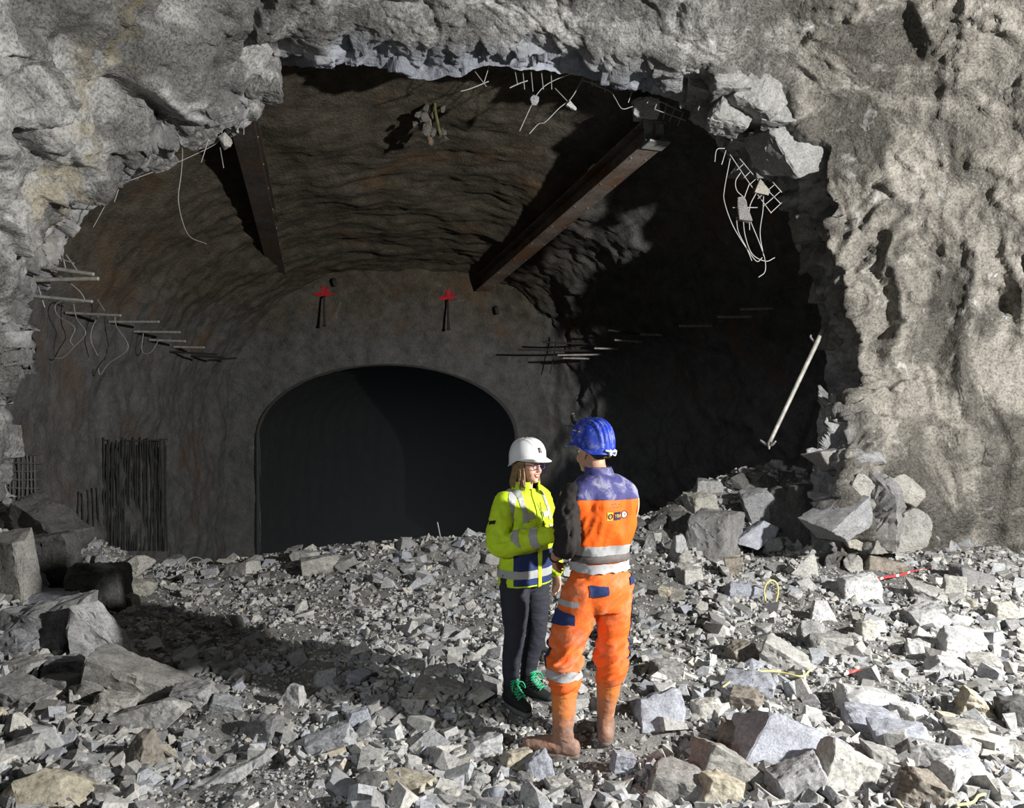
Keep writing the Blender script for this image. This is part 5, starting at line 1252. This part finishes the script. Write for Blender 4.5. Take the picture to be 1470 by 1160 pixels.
        for z_, kk_ in ((-.006, .97), (.012, 1.03), (.026, 1.0)):
            t = np.linspace(0, 2 * np.pi, 44, endpoint=False); xx = .068 + .160 * np.cos(t) * kk_; yy = (.048 + .007 * np.cos(t)) * np.sign(np.sin(t)) * np.abs(np.sin(t)) ** .65 * kk_
            rr_.append([T((x, y, z_)) for x, y in zip(xx, yy)])
        add('sole', mesh_of('sole', [loft(rr_)]), plain('muddy_sole', (.17, .14, .12), .85, grain=.35, gscale=25, bump=.5), bo)
        for z_ in (.40, .37, .345): band('raised_line', bm_, (0, 0, z_), (0, 0, 1), .005, M_boot, bo, .004)
        for q in (-1, 1):
            V, Tt = limb([T((-.055 + .05 * (q > 0), .0, .17)), T((-.01, .0, .13)), T((.05 - .02 * (q > 0), 0, .10))], [.004] * 3, 8, 6)
            sd = 1 if nm == 'l' else -1
            pm = rect_mesh('heel_mark', .10, .005, 10, 2)
            for v in pm.vertices: x0, y0 = v.co.x, v.co.y; v.co.x = x0 * .8 - y0 * q * .6; v.co.y = x0 * q * .6 + y0
            org = T((.0, .25, .13)); put_on('heel_mark', pm, bm_, org, tuple(T((0, 0, 0)) - T((0, 1, 0))), tuple(T((1, 0, 0)) - T((0, 0, 0))), (0, 0, 1), M_boot, bo, .004)
    return root
man = build_man()
# ------------------------------------------------------------------ steel, wire and the rest of the wreckage
from mathutils.bvhtree import BVHTree
def bvh_of(objs):
    V, T, o = [], [], 0
    for ob in objs:
        me = ob.data; v = np.empty(len(me.vertices) * 3, np.float32); me.vertices.foreach_get('co', v); V.append(v.reshape(-1, 3))
        f = np.empty(len(me.loops), np.int32); me.loops.foreach_get('vertex_index', f); T.append(f.reshape(-1, 4) + o); o += len(me.vertices)
    return BVHTree.FromPolygons(np.concatenate(V).tolist(), np.concatenate(T).tolist())
BV_C = bvh_of([cave_l, cave_t, cave_r, wb]); BV_N = bvh_of([wall_left, ceiling, wall_right])
def hit(bv, px, py, default=12.0):
    d = (PV(px, py, 5) - cam.location).normalized(); h = bv.ray_cast(cam.location, d)
    return h[0].y if h[0] is not None else default
M_wire = plain('steel_wire', (.38, .38, .365), .5, .3, grain=.2, gscale=8)
M_rebar = plain('ribbed_steel', (.40, .39, .36), .55, .3, grain=.3, gscale=15)
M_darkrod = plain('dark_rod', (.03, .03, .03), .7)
M_rust = rock_mat('rusty_steel', (.11, .085, .07), (.32, .27, .235), (.20, .095, .04), .8, 30, bumpd=.002)
M_endsteel = plain('pale_dusty_steel', (.34, .34, .33), .6, .2, grain=.35, gscale=12)

def wire(label, pts, D, r=.0054, mat=None, name='wire', cat='wire', group='loose wires of the broken support mesh', dz=None):
    P_ = [PV(px, py, (D[i] if hasattr(D, '__len__') else D)) for i, (px, py) in enumerate(pts)]
    c0 = P_[0]
    o = add(name, tube_mesh(name, [tuple(p - c0) for p in P_], r, max(6, 7 * len(pts)) if len(pts) > 2 else 4, 7), mat or M_wire); o.location = c0
    tag(o, label, cat, group); return o
# wires at the left lip
wire('long wire bent into a hook hanging from the left of the opening', [(259, 206), (262, 218), (260, 250), (256, 285), (262, 318), (273, 340), (296, 350)], 9.2)
wire('long thin wire running slantwise under the left edge to the caught stone', [(184, 260), (230, 243), (262, 230), (300, 212), (314, 202), (320, 184)], [8.9, 9.1, 9.2, 9.3, 9.3, 9.3])
wire('short straight wire left of the caught stone under the left edge', [(303, 188), (289, 233)], 9.2)
wire('short wire hanging below the caught stone under the left edge', [(316, 212), (321, 241)], 9.28)
wire('straight wire sticking down from the left edge, upper of the left wall', [(160, 278), (134, 326)], 8.9)
wire('very short wire stub beside the straight wire of the left edge', [(170, 272), (164, 290)], 8.9)
wire('tiny wire end below the corner block of the brow', [(350, 168), (350, 193)], 9.3)
hero(320, 204, 30, 26, 'round', 'pale grey', 'stone caught on the wires under the left edge of the opening', 9.28, (0, 0, 0), .6); ROCKS[-1][0]['group'] = 'stones caught in the wires'
for i, (pp_, d) in enumerate([([(95, 366), (112, 390)], 8.9), ([(91, 372), (95, 387), (104, 397)], 8.9), ([(88, 372), (106, 378)], 8.9), ([(76, 390), (97, 404), (115, 419), (123, 433)], 8.9), ([(55, 412), (64, 441)], 8.8)]):
    wire(['straight wire at the tips of the two thick ribbed bars', 'bent short wire above the thick ribbed bars', 'level wire stub above the thick ribbed bars', 'long wire crossing below the thick ribbed bars', 'wire stub below the left edge, under the thick ribbed bars'][i], pp_, d, .008)
for i, pp_ in enumerate([[(120, 434), (100, 433), (88, 432), (79, 440), (84, 454), (107, 470), (101, 488), (105, 496)], [(105, 432), (110, 457), (123, 478), (107, 497), (91, 513), (78, 514)], [(142, 452), (132, 472), (131, 490), (140, 510)],
                          [(165, 450), (167, 468), (184, 499), (156, 522), (144, 538), (141, 529)], [(206, 476), (204, 504), (216, 506), (228, 488)], [(140, 430), (150, 446)]]):
    d = min(hit(BV_C, x, y) for x, y in pp_) - .25
    wire(['looped wire hanging among the bars of the left cavern wall, leftmost', 'second looped wire among the bars, curling to the left at its end', 'short curved wire below the fourth bar of the left cavern wall', 'long zigzag wire with a hooked end below the fifth bar', 'faint wire loop under the sixth bar of the left cavern wall', 'tiny bent wire over the fourth bar of the left cavern wall'][i], pp_, d, .0075)
# ribbed bars that stick out of the cavern walls
def bar(label, a, b, D, r, mat, group, ribs=True):
    A, B = PV(*a, D), PV(*b, D); L_ = (B - A).length
    V, T = [], []
    n = int(L_ / .022); rings = []
    for i in range(n * 2 + 1):
        x = L_ * i / (n * 2); k = r * (1.0 + (.16 if (i % 2 and ribs) else 0)); rings.append(ring_ell((x, 0, 0), (0, k, 0), (0, 0, k), 8))
    o = add('steel_bar', mesh_of('steel_bar', [loft(rings)]), mat); o.location = A; o.rotation_euler = (B - A).to_track_quat('X', 'Z').to_euler()
    tag(o, label, 'bar', group); return o
GL = 'spiling bars of the left cavern wall'; ordn = ['first', 'second', 'third', 'fourth', 'fifth', 'sixth', 'seventh', 'eighth', 'ninth', 'tenth', 'eleventh']
for i, (a, b, r) in enumerate([((60, 383), (135, 394), .021), ((50, 402), (142, 400), .023), ((36, 424), (133, 433), .018), ((94, 449), (174, 453), .021), ((156, 462), (229, 462), .021), ((192, 476), (259, 477), .022), ((214, 488), (267, 490), .022), ((249, 498), (294, 499), .022)]):
    d = 8.75 if i < 3 else hit(BV_C, *a) - .03
    bar('%s pale ribbed bar from the top in the row along the left cavern wall' % ordn[i], a, b, d, r, M_rebar, GL)
for i, (a, b) in enumerate([((245, 505), (312, 509)), ((275, 511), (322, 513)), ((299, 517), (340, 514))]):
    bar('%s dark bar at the lower end of the row along the left cavern wall' % ordn[i], a, b, hit(BV_C, *a) - .03, .02, M_darkrod, GL, False)
GR = 'spiling bars of the right cavern wall'
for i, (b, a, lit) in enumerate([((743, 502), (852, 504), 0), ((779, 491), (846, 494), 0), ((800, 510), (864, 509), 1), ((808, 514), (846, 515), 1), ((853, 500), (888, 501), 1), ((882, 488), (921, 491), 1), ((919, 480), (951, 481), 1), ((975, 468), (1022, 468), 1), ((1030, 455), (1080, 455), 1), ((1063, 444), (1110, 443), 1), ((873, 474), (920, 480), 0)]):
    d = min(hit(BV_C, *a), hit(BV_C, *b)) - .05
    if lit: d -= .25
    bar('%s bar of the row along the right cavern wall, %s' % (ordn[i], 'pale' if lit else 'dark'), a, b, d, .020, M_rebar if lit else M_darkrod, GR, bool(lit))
wire('dark wire hanging from the bars of the right cavern wall', [(798, 482), (796, 505), (790, 535)], hit(BV_C, 798, 500) - .3, .012, M_darkrod)
# I-beams
M_rust_shade = rock_mat('shade_dark_rusty_steel', (.035, .030, .027), (.11, .092, .08), (.10, .05, .025), .5, 30, bumpd=.002)  # darker copy of the rusty steel, puts the left beam's shade into its colour
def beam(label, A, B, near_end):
    M_rust = globals()['M_rust'] if near_end else M_rust_shade
    root = empty('steel_girder', A); tag(root, label, 'girder', 'steel girders under the cavern roof')
    root.rotation_euler = (B - A).to_track_quat('X', 'Z').to_euler(); L_ = (B - A).length
    bw, bh, tf, tw_ = .34, .34, .026, .02
    def bx(nm, c, s_, mat):
        V, T = boxm(c, s_); bm = bmesh.new(); me = np_mesh(nm, V, T, False); bm.from_mesh(me); bmesh.ops.bevel(bm, geom=[e for e in bm.edges if e.calc_face_angle(0) > .5], offset=.004, segments=1, affect='EDGES'); bm.to_mesh(me); bm.free(); return add(nm, me, mat, root)
    bx('web', (L_ / 2, 0, 0), (L_, tw_, bh - tf * 2), M_rust)
    bx('flange', (L_ / 2, 0, bh / 2 - tf / 2), (L_, bw, tf), M_rust); bx('flange', (L_ / 2, 0, -bh / 2 + tf / 2), (L_, bw, tf), M_rust)
    if near_end:
        for sy in (-1, 1): bx('stiffener_plate', (.04, sy * (bw / 4 + .002), 0), (.022, bw / 2 - .03, bh - tf * 2), M_endsteel)
        bx('end_strip', (.02, 0, -bh / 2 - .016), (.24, bw * .96, .03), M_endsteel)
        for sy in (-1, 1):
            for x_ in np.linspace(.5, L_ - .5, 8):
                V, T = ell((x_, sy * .12, -bh / 2 - .004), (.018, .018, .012), 8, 6); 
                add('bolt_head', np_mesh('bolt_head', V, T), M_rust, root)
    else:
        for x_ in np.linspace(.6, L_ - .4, 9):
            V, T = ell((x_, -bw / 2 + .02, -bh / 2 + tf + .01), (.03, .03, .02), 8, 6); add('bolt_head', np_mesh('bolt_head', V, T), M_endsteel, root)
    return root
beam('rusty steel beam on the right with its open end facing the opening', PV(941, 189, 10.7), PV(692, 408, 17.75), True)
beam('dark steel beam on the left, coming out from behind the brow', PV(345, 150, 10.3), PV(404, 408, 17.75), False)
hero(925, 157, 32, 26, 'block', 'pale grey', 'pale stone lying on the near end of the rusty right beam', 10.75, (0, 0, 0), .8); ROCKS[-1][0]['group'] = 'stones caught in the wires'
# wires and mesh along the brow
brow = [([(820, 106), (801, 113), (784, 122), (772, 134), (763, 151), (746, 188)], 'long curved wire with a lump of stone on it, hanging from the brow'), ([(837, 112), (820, 141), (803, 155), (783, 175), (773, 178), (760, 192)], 'long wavy wire slanting down to the left below the brow'),
        ([(797, 127), (822, 153)], 'straight wire crossing the wavy wire below the brow'), ([(837, 116), (858, 121)], 'level wire stub right of the top of the wavy wire'), ([(848, 120), (875, 131), (883, 141), (893, 156), (908, 153)], 'bent wire reaching to the pale stone on the beam'),
        ([(739, 100), (743, 122)], 'first short wire in the row of hanging stubs under the brow'), ([(750, 98), (753, 128)], 'second short wire in the row of hanging stubs under the brow'), ([(762, 98), (765, 131)], 'third short wire in the row of hanging stubs under the brow'), ([(777, 102), (780, 128)], 'fourth short wire in the row of hanging stubs under the brow'), ([(791, 104), (792, 128)], 'fifth short wire in the row of hanging stubs under the brow'),
        ([(870, 113), (868, 132)], 'wire stub hanging above the bent wire by the right beam'), ([(909, 126), (902, 147)], 'wire stub hanging just above the pale stone on the beam'), ([(850, 112), (850, 124)], 'tiny wire stub under the brow between the wavy wire and the bent wire'),
        ([(703, 92), (695, 118)], 'slanting wire at the top of the hollow in the brow'), ([(682, 103), (698, 124)], 'wire crossing the slanting one at the hollow in the brow'), ([(662, 131), (676, 127), (701, 117)], 'pale crumpled wire under the hollow in the brow'), ([(732, 126), (745, 120), (757, 116)], 'pale crumpled wire tangled in the hanging stubs')]
for pp_, lb in brow: wire(lb, pp_, 9.9 if pp_[0][0] < 845 else 10.1, .0062 if 'crumpled' not in lb else .009)
hero(767, 142, 14, 16, 'round', 'pale grey', 'small stone lump threaded on the long curved wire under the brow', 9.9, (0, 0, 0), .8, cuts=2); ROCKS[-1][0]['group'] = 'stones caught in the wires'
hero(821, 153, 15, 12, 'shard', 'white', 'small white scrap at the crossing of the wavy wire', 9.9, (0, 30, 0), .8, cuts=2); ROCKS[-1][0]['group'] = 'stones caught in the wires'
def net(label, rows, cols, D, r=.0065):
    p0 = rows[0][0]; c0 = PV(*p0, D); root = empty('wire_mesh', c0); tag(root, label, 'wire mesh', 'torn pieces of support mesh')
    for ln in rows + cols:
        add('mesh_wire', tube_mesh('mesh_wire', [tuple(PV(x, y, D + .01 * (ln in cols)) - c0) for x, y in ln], r, max(4, 4 * len(ln)), 6), M_wire, root)
    return root
net('torn strip of square wire mesh right of the beam end', [[(933, 139), (978, 160)], [(940, 157), (984, 173)]], [[(934, 138), (929, 148)], [(946, 141), (940, 156)], [(957, 148), (952, 171)], [(970, 152), (961, 174)], [(981, 161), (973, 180)]], 10.15)
net('hanging diamond net of wire mesh at the upper right of the opening', [[(1048, 222), (1075, 262), (1107, 306)], [(1062, 228), (1085, 255), (1120, 292)], [(1080, 232), (1106, 258), (1122, 276)]], [[(1058, 244), (1070, 233)], [(1068, 255), (1088, 236)], [(1075, 266), (1099, 244)], [(1082, 275), (1106, 252)], [(1088, 285), (1112, 265)], [(1096, 296), (1121, 274)], [(1106, 306), (1122, 291)]], 9.95)
for pp_, lb in [([(1048, 228), (1040, 271), (1040, 290), (1052, 324), (1072, 357), (1086, 375), (1094, 370)], 'leftmost long wire of the bundle hanging from the diamond net'), ([(1063, 248), (1056, 260), (1058, 274), (1070, 287), (1075, 311), (1091, 351), (1098, 373), (1098, 390), (1089, 398)], 'longest wire of the hanging bundle, ending in a hook'),
                ([(1076, 263), (1068, 287), (1067, 314), (1070, 340), (1080, 365), (1099, 375), (1112, 370)], 'wire of the hanging bundle that curls to the right at the bottom'), ([(1096, 282), (1095, 303), (1091, 335), (1096, 367)], 'rightmost long wire of the hanging bundle'), ([(1086, 276), (1076, 298), (1076, 330)], 'short wire in the middle of the hanging bundle'),
                ([(1057, 312), (1060, 333), (1072, 357), (1079, 374)], 'wire of the hanging bundle below the caught pointed stone'), ([(1040, 213), (1029, 215), (1026, 232)], 'hooked wire left of the top of the diamond net'), ([(1042, 216), (1036, 236)], 'short wire beside the hooked one over the diamond net'), ([(1052, 298), (1087, 298)], 'level wire stub through the caught pointed stone')]:
    wire(lb, pp_, 9.9, .0068)
hero(1066, 299, 19, 30, 'point', 'grey', 'pointed stone caught in the hanging wire bundle', 9.88, (0, 0, 0), .6, cuts=3); ROCKS[-1][0]['group'] = 'stones caught in the wires'
hero(1092, 246, 14, 16, 'block', 'grey', 'small cube of stone stuck in the top of the diamond net', 9.9, (0, 0, 0), .6, cuts=2); ROCKS[-1][0]['group'] = 'stones caught in the wires'
hero(1094, 270, 18, 18, 'wedge', 'grey', 'grey stone stuck in the middle of the diamond net', 9.93, (0, 30, 0), .6, cuts=2); ROCKS[-1][0]['group'] = 'stones caught in the wires'
# long steel anchor pole
A, B = PV(1183, 470, 10.0), PV(1104, 637, 9.6)
pole = empty('anchor_pole', A); tag(pole, 'long pale steel pole hanging slantwise at the right side of the opening', 'pole'); pole.rotation_euler = (B - A).to_track_quat('X', 'Z').to_euler(); L_ = (B - A).length
add('shaft', mesh_of('shaft', [limb([(0, 0, 0), (L_ * .5, 0, 0), (L_, 0, 0)], [.031, .029, .026], 14, 12, round_ends=False)]), M_rebar, pole)
add('tip_plate', mesh_of('tip_plate', [limb([(L_ - .02, -.13, .03), (L_ + .01, -.05, 0), (L_ + .015, .05, 0), (L_ - .03, .11, .02)], [.014, .02, .018, .012], 14, 8), limb([(L_, 0, 0), (L_ + .07, .04, 0)], [.025, .012], 6, 8)]), M_wire, pole)
add('bracket', mesh_of('bracket', [limb([(.24, -.02, .0), (.17, -.12, .02), (.12, -.14, .02)], [.016, .016, .012], 8, 8)]), M_wire, pole)
# two red survey crosses with their bolts on the end wall
for i, (cx, cy, w_) in enumerate([(465, 422, 30), (643, 427, 26)]):
    d = hit(BV_C, cx, cy); k = d / F; par = wb
    pm = []
    for (x0, y0, sx_, sy_) in ((0, 0, w_, 5), (0, -2, 8, 20), (-3, 2, w_ * .7, 3), (3, -5, 12, 4)):
        vv = []
        for t in np.linspace(0, 2 * np.pi, 22, endpoint=False):
            rj = 1 + .3 * math.sin(5 * t + i + x0) * .5
            X_, Y_ = cx + x0 + math.cos(t) * sx_ / 2 * rj, cy + y0 + math.sin(t) * sy_ / 2 * rj
            vv.append(tuple(PV(X_, Y_, hit(BV_C, X_, Y_, d) - .025)))
        pm.append(vv)
    Vt = []; Tt = []
    for vv in pm:
        o0 = len(Vt); Vt += [tuple(np.mean(vv, 0))] + vv; Tt += [(o0, o0 + 1 + j, o0 + 1 + (j + 1) % 22) for j in range(22)]
    add('paint_cross', np_mesh('paint_cross', Vt, Tt), plain('red_spray_paint', (.42, .012, .018), .6, grain=.2), par)
    a, b = PV(cx, cy + 4, d - .15), PV(cx + 1, cy + 46, d - .3)
    o = add('rock_bolt', mesh_of('rock_bolt', [limb([(0, 0, 0), tuple((b - a) * .5), tuple(b - a)], [.022, .024, .030], 10, 8), ell(tuple((b - a) * .98), (.045, .045, .03), 10, 8), limb([(0, 0, 0), (.0, .3, .06)], [.02, .02], 4, 6)]), M_darkrod); o.location = a
    tag(o, 'dark bolt hanging below the %s red cross on the end wall' % ('left' if i == 0 else 'right'), 'bolt', 'bolts under the red crosses')
for i, (cx, cy) in enumerate([(479, 402), (712, 442)]):
    d = hit(BV_C, cx, cy) - .08; o = add('anchor_stub', mesh_of('anchor_stub', [limb([(0, .2, .02), (0, 0, 0), (.03, -.02, -.12)], [.04, .05, .045], 8, 8)]), M_darkrod); o.location = PV(cx, cy, d)
    tag(o, ['small black anchor stub right of the left red cross', 'small black anchor stub beside the far end of the right beam'][i], 'anchor')
# the clump of torn hose, bolt and mortar under the roof
d = 11.6; c0 = PV(622, 120, d); cl = empty('hanging_anchor', c0); tag(cl, 'dark ragged anchor with crumbling mortar and a yellow hose hanging under the roof', 'anchor')
def lp(x, y, dd=0): return tuple(PV(x, y, d + dd) - c0)
add('rod', tube_mesh('rod', [lp(621, 100), lp(620, 140), lp(617, 205)], .035, 12, 8), M_rust, cl)
add('hose', tube_mesh('hose', [lp(624, 140, -.1), lp(625, 160, -.1), lp(629, 180, -.12), (lp(633, 197, -.1))], .024, 16, 8), plain('faded_yellow_hose', (.13, .122, .045), .6, grain=.4, gscale=14), cl)
M_mort = rock_mat('dark_mortar', (.05, .048, .045), (.20, .19, .175), fine=40)
for i, (x, y, w_, h_) in enumerate([(608, 170, 26, 22), (600, 165, 16, 14), (614, 185, 20, 26), (618, 200, 12, 18), (632, 148, 14, 14), (636, 156, 9, 12), (616, 125, 16, 14), (634, 190, 16, 16), (636, 200, 18, 9), (606, 182, 14, 12), (624, 168, 12, 20), (612, 155, 12, 14), (626, 142, 9, 10), (596, 178, 10, 10), (622, 190, 12, 14)]):
    o = add('mortar_lump', stone_mesh('mortar_lump', 'round', (w_ * d / F, w_ * d / F * .8, h_ * d / F), 8800 + i, 3, .03, M_mort), None, cl); o.location = lp(x, y, -.05 * (i % 3))
# bare reinforcement on the left cavern wall
def lattice(label, xs, ys, x0, x1, y0, y1, r, cat):
    d0 = hit(BV_C, (x0 + x1) / 2, (y0 + y1) / 2) - .06; c0 = PV(x0, y0, d0); root = empty('reinforcement', c0); tag(root, label, cat)
    def q(x, y): return tuple(PV(x, y, min(hit(BV_C, x, y, d0), d0 + .6) - .05) - c0)
    for i, x in enumerate(xs):
        j = rng.uniform(-1.5, 1.5, 3); yy0 = y0 + rng.uniform(0, 12)
        add('upright_bar', tube_mesh('upright_bar', [q(x + j[0], yy0), q(x + j[1], (y0 + y1) / 2), q(x + j[2], y1)], r, 10, 6), M_dim, root)
    for y in ys: add('cross_bar', tube_mesh('cross_bar', [q(x0, y), q((x0 + x1) / 2, y + 1), q(x1, y + rng.uniform(-2, 2))], r * .8, 8, 6), M_dim, root)
M_dim = plain('dusty_bar', (.12, .12, .115), .7, grain=.3, gscale=10)
lattice('square grid of bare reinforcement on the left cavern wall by the opening', [14, 20, 26, 32, 38, 44, 50], [652, 664, 676, 688, 700, 712, 722], 11, 60, 644, 736, .016, 'wire mesh')
M_dim = plain('dark_bar', (.035, .035, .035), .8, grain=.3, gscale=10)  # near-black colour carries the shade of a ribbed recess
lattice('curtain of upright reinforcement, darkened as recess shade, in the lower left cavern wall', list(np.linspace(149, 239, 25)), [632], 150, 240, 628, 790, .015, 'reinforcement')
lattice('short dark upright bars left of the reinforcement curtain', [112, 119, 126, 133, 140], [], 110, 142, 700, 790, .012, 'reinforcement')
# coil of wire on the crest
dco = float(ground_hit(262, 830)[1]) - .08; c0 = PV(262, 815, dco); co = empty('wire_coil', c0); tag(co, 'tangled coil of thin wire lying on the crest of the rubble on the left', 'wire')
for cx, cy, rx, ry, a0, a1 in [(247, 817, 11, 14, 200, 20), (281, 815, 15, 15, 190, -20), (262, 822, 22, 11, 180, 0), (240, 826, 16, 12, 170, 60), (288, 824, 13, 9, 150, -20), (264, 820, 9, 12, 160, 20)]:
    t = np.radians(np.linspace(a0, a1 if a1 < a0 else a1, 12)); d_ = dco + rng.uniform(-.1, .1)
    add('loop', tube_mesh('loop', [tuple(PV(cx + rx * math.cos(q), cy - ry * math.sin(q), d_ + .15 * math.cos(q)) - c0) for q in t], .0055, 30, 6), M_wire, co)
wire('single thin rod standing up from the crest behind the woman', [(632, 770), (628, 750)], 9.25, .008, name='thin_rod', group=None)
M_yw = plain('yellow_wire_sheath', (.62, .56, .22), .5)
g = ground_hit(1107, 868); dd = float(g[1])
wire('yellow wire loop standing in the rubble in front of the heap', [(1099, 862), (1097, 848), (1101, 837), (1108, 833), (1115, 838), (1117, 850), (1114, 864)], dd, .009, M_yw, 'wire_loop', group=None)
def on_ground(pts, lift=.04): return [float(ground_hit(x, y + 4)[1]) - lift for x, y in pts]
pp_ = [(1038, 986), (1060, 972), (1094, 964), (1120, 965), (1150, 971), (1163, 962)]; wire('thin yellow wire lying over the bluish wedge boulder', pp_, [d_ - .12 for d_ in on_ground(pp_)], .007, M_yw, 'blasting_wire', group=None)
pp_ = [(1374, 1156), (1396, 1152), (1404, 1143), (1414, 1140)]; wire('short yellow wire among the stones in the bottom right', pp_, [d_ - .1 for d_ in on_ground(pp_)], .007, M_yw, 'blasting_wire', group=None)
# red and white tape
def tape(label, pts, w=.024):
    D_ = [d_ - .10 for d_ in on_ground(pts)]; Pm = cr([tuple(PV(x, y, D_[i])) for i, (x, y) in enumerate(pts)], 40)
    tw_ = np.linspace(0, 5, 40); up_ = np.stack([0 * tw_, np.sin(tw_) * .5, np.cos(tw_ * .6) * .4 + .6], -1); up_ /= np.linalg.norm(up_, axis=1)[:, None]
    c0 = Pm[0]; G_ = np.stack([Pm - up_ * w / 2 - c0, Pm + up_ * w / 2 - c0, Pm + up_ * w / 2 - c0 + [0, .004, 0], Pm - up_ * w / 2 - c0 + [0, .004, 0]], 0)
    t = NT('barrier_tape'); s_ = t.n('ShaderNodeSeparateXYZ'); t.l(t.obj(), s_.inputs[0]); t.rough(.45)
    t.col(t.mix(t.math('GREATER_THAN', t.math('FRACT', t.math('MULTIPLY', s_.outputs[0], 5.0)), .22), (.70, .66, .64), (.50, .05, .05)))
    o = add('barrier_tape', np_mesh('barrier_tape', G_, grid_faces(4, 40)), t.m); o.location = tuple(c0); tag(o, label, 'tape', 'scraps of red and white tape'); return o
tape('long strip of red and white barrier tape on the rubble by the right wall', [(1246, 838), (1270, 829), (1290, 826), (1315, 819), (1337, 815)])
tape('short scrap of red and white tape in the rubble right of the man', [(1212, 968), (1224, 964), (1240, 962)], .018)
# ---- broken blocks that still hang in the rim
def block(par, cx, cy, w, h, kind, mat, rot=(0, 0, 0), dd=.05, depth=.9, cuts=4):
    D = hit(BV_N, cx, cy, 9.3) + dd; k = D / F
    me = stone_mesh('rock_block', kind, (w * k * 1.1, max(w, h) * k * depth, h * k * 1.12), int(cx * 17 + cy * 3), cuts, .02, mat)
    o = add('rock_block', me, None, par); o.location = PV(cx, cy, D); o.rotation_euler = [math.radians(a) for a in rot]; return o
M_blk = rock_mat('rim_block_rock', (.17, .17, .168), (.40, .40, .395), fine=50, bumpd=.012)
for row in [(1012, 128, 50, 34, 'wedge', (0, 20, 0)), (1052, 158, 48, 58, 'block', (0, 25, 10)), (1088, 140, 58, 42, 'block', (0, 30, 0)), (1070, 192, 42, 38, 'point', (0, 10, 0)), (1142, 208, 92, 60, 'slab', (20, -18, 0)), (1034, 152, 66, 62, 'wedge', (10, 30, 15)), (1092, 158, 74, 56, 'wedge', (-10, 25, -20)), (1118, 190, 56, 50, 'point', (0, 30, 0)), (1008, 140, 46, 34, 'block', (0, 20, 0)), (1082, 240, 44, 30, 'wedge', (0, 10, 0)), (1098, 224, 34, 30, 'block', (0, 0, 0)), (1062, 205, 30, 34, 'block', (0, -10, 0)), (1128, 168, 50, 38, 'wedge', (0, 20, 0)), (1045, 120, 46, 26, 'slab', (0, 10, 0)), (1168, 330, 50, 34, 'block', (0, 0, 0)), (1182, 365, 44, 36, 'wedge', (0, 0, 0)), (1205, 490, 46, 36, 'wedge', (0, 20, 0)), (1175, 420, 22, 26, 'point', (0, 0, 0)),
            (1262, 735, 84, 110, 'round', (0, 12, 0)), (1236, 655, 62, 34, 'round', (0, 0, 0)), (1206, 745, 34, 84, 'wedge', (0, 60, 20)), (1240, 700, 50, 40, 'wedge', (0, 20, 0)), (1222, 775, 40, 34, 'round', (0, 0, 0)), (1275, 775, 50, 36, 'wedge', (0, 0, 0)), (1300, 760, 50, 62, 'block', (0, 0, 0)), (1290, 700, 56, 32, 'slab', (0, 30, 0)), (1196, 660, 26, 90, 'shard', (0, 80, 0)), (1316, 740, 34, 30, 'block', (0, 0, 0))]:
    block(wall_right, *row[:5], M_blk if row[1] < 260 else R['grey'], row[5], .06 if row[1] < 260 else .10)
for row in [(378, 112, 44, 50, 'block', (0, 0, 0)), (356, 150, 30, 34, 'block', (0, 10, 0)), (318, 168, 44, 24, 'wedge', (0, -20, 0)), (284, 190, 44, 24, 'block', (0, -25, 0)), (228, 226, 34, 26, 'block', (0, -30, 0)), (15, 640, 18, 44, 'wedge', (0, 20, 0))]:
    block(wall_left, *row[:5], M_near, row[5], .12)
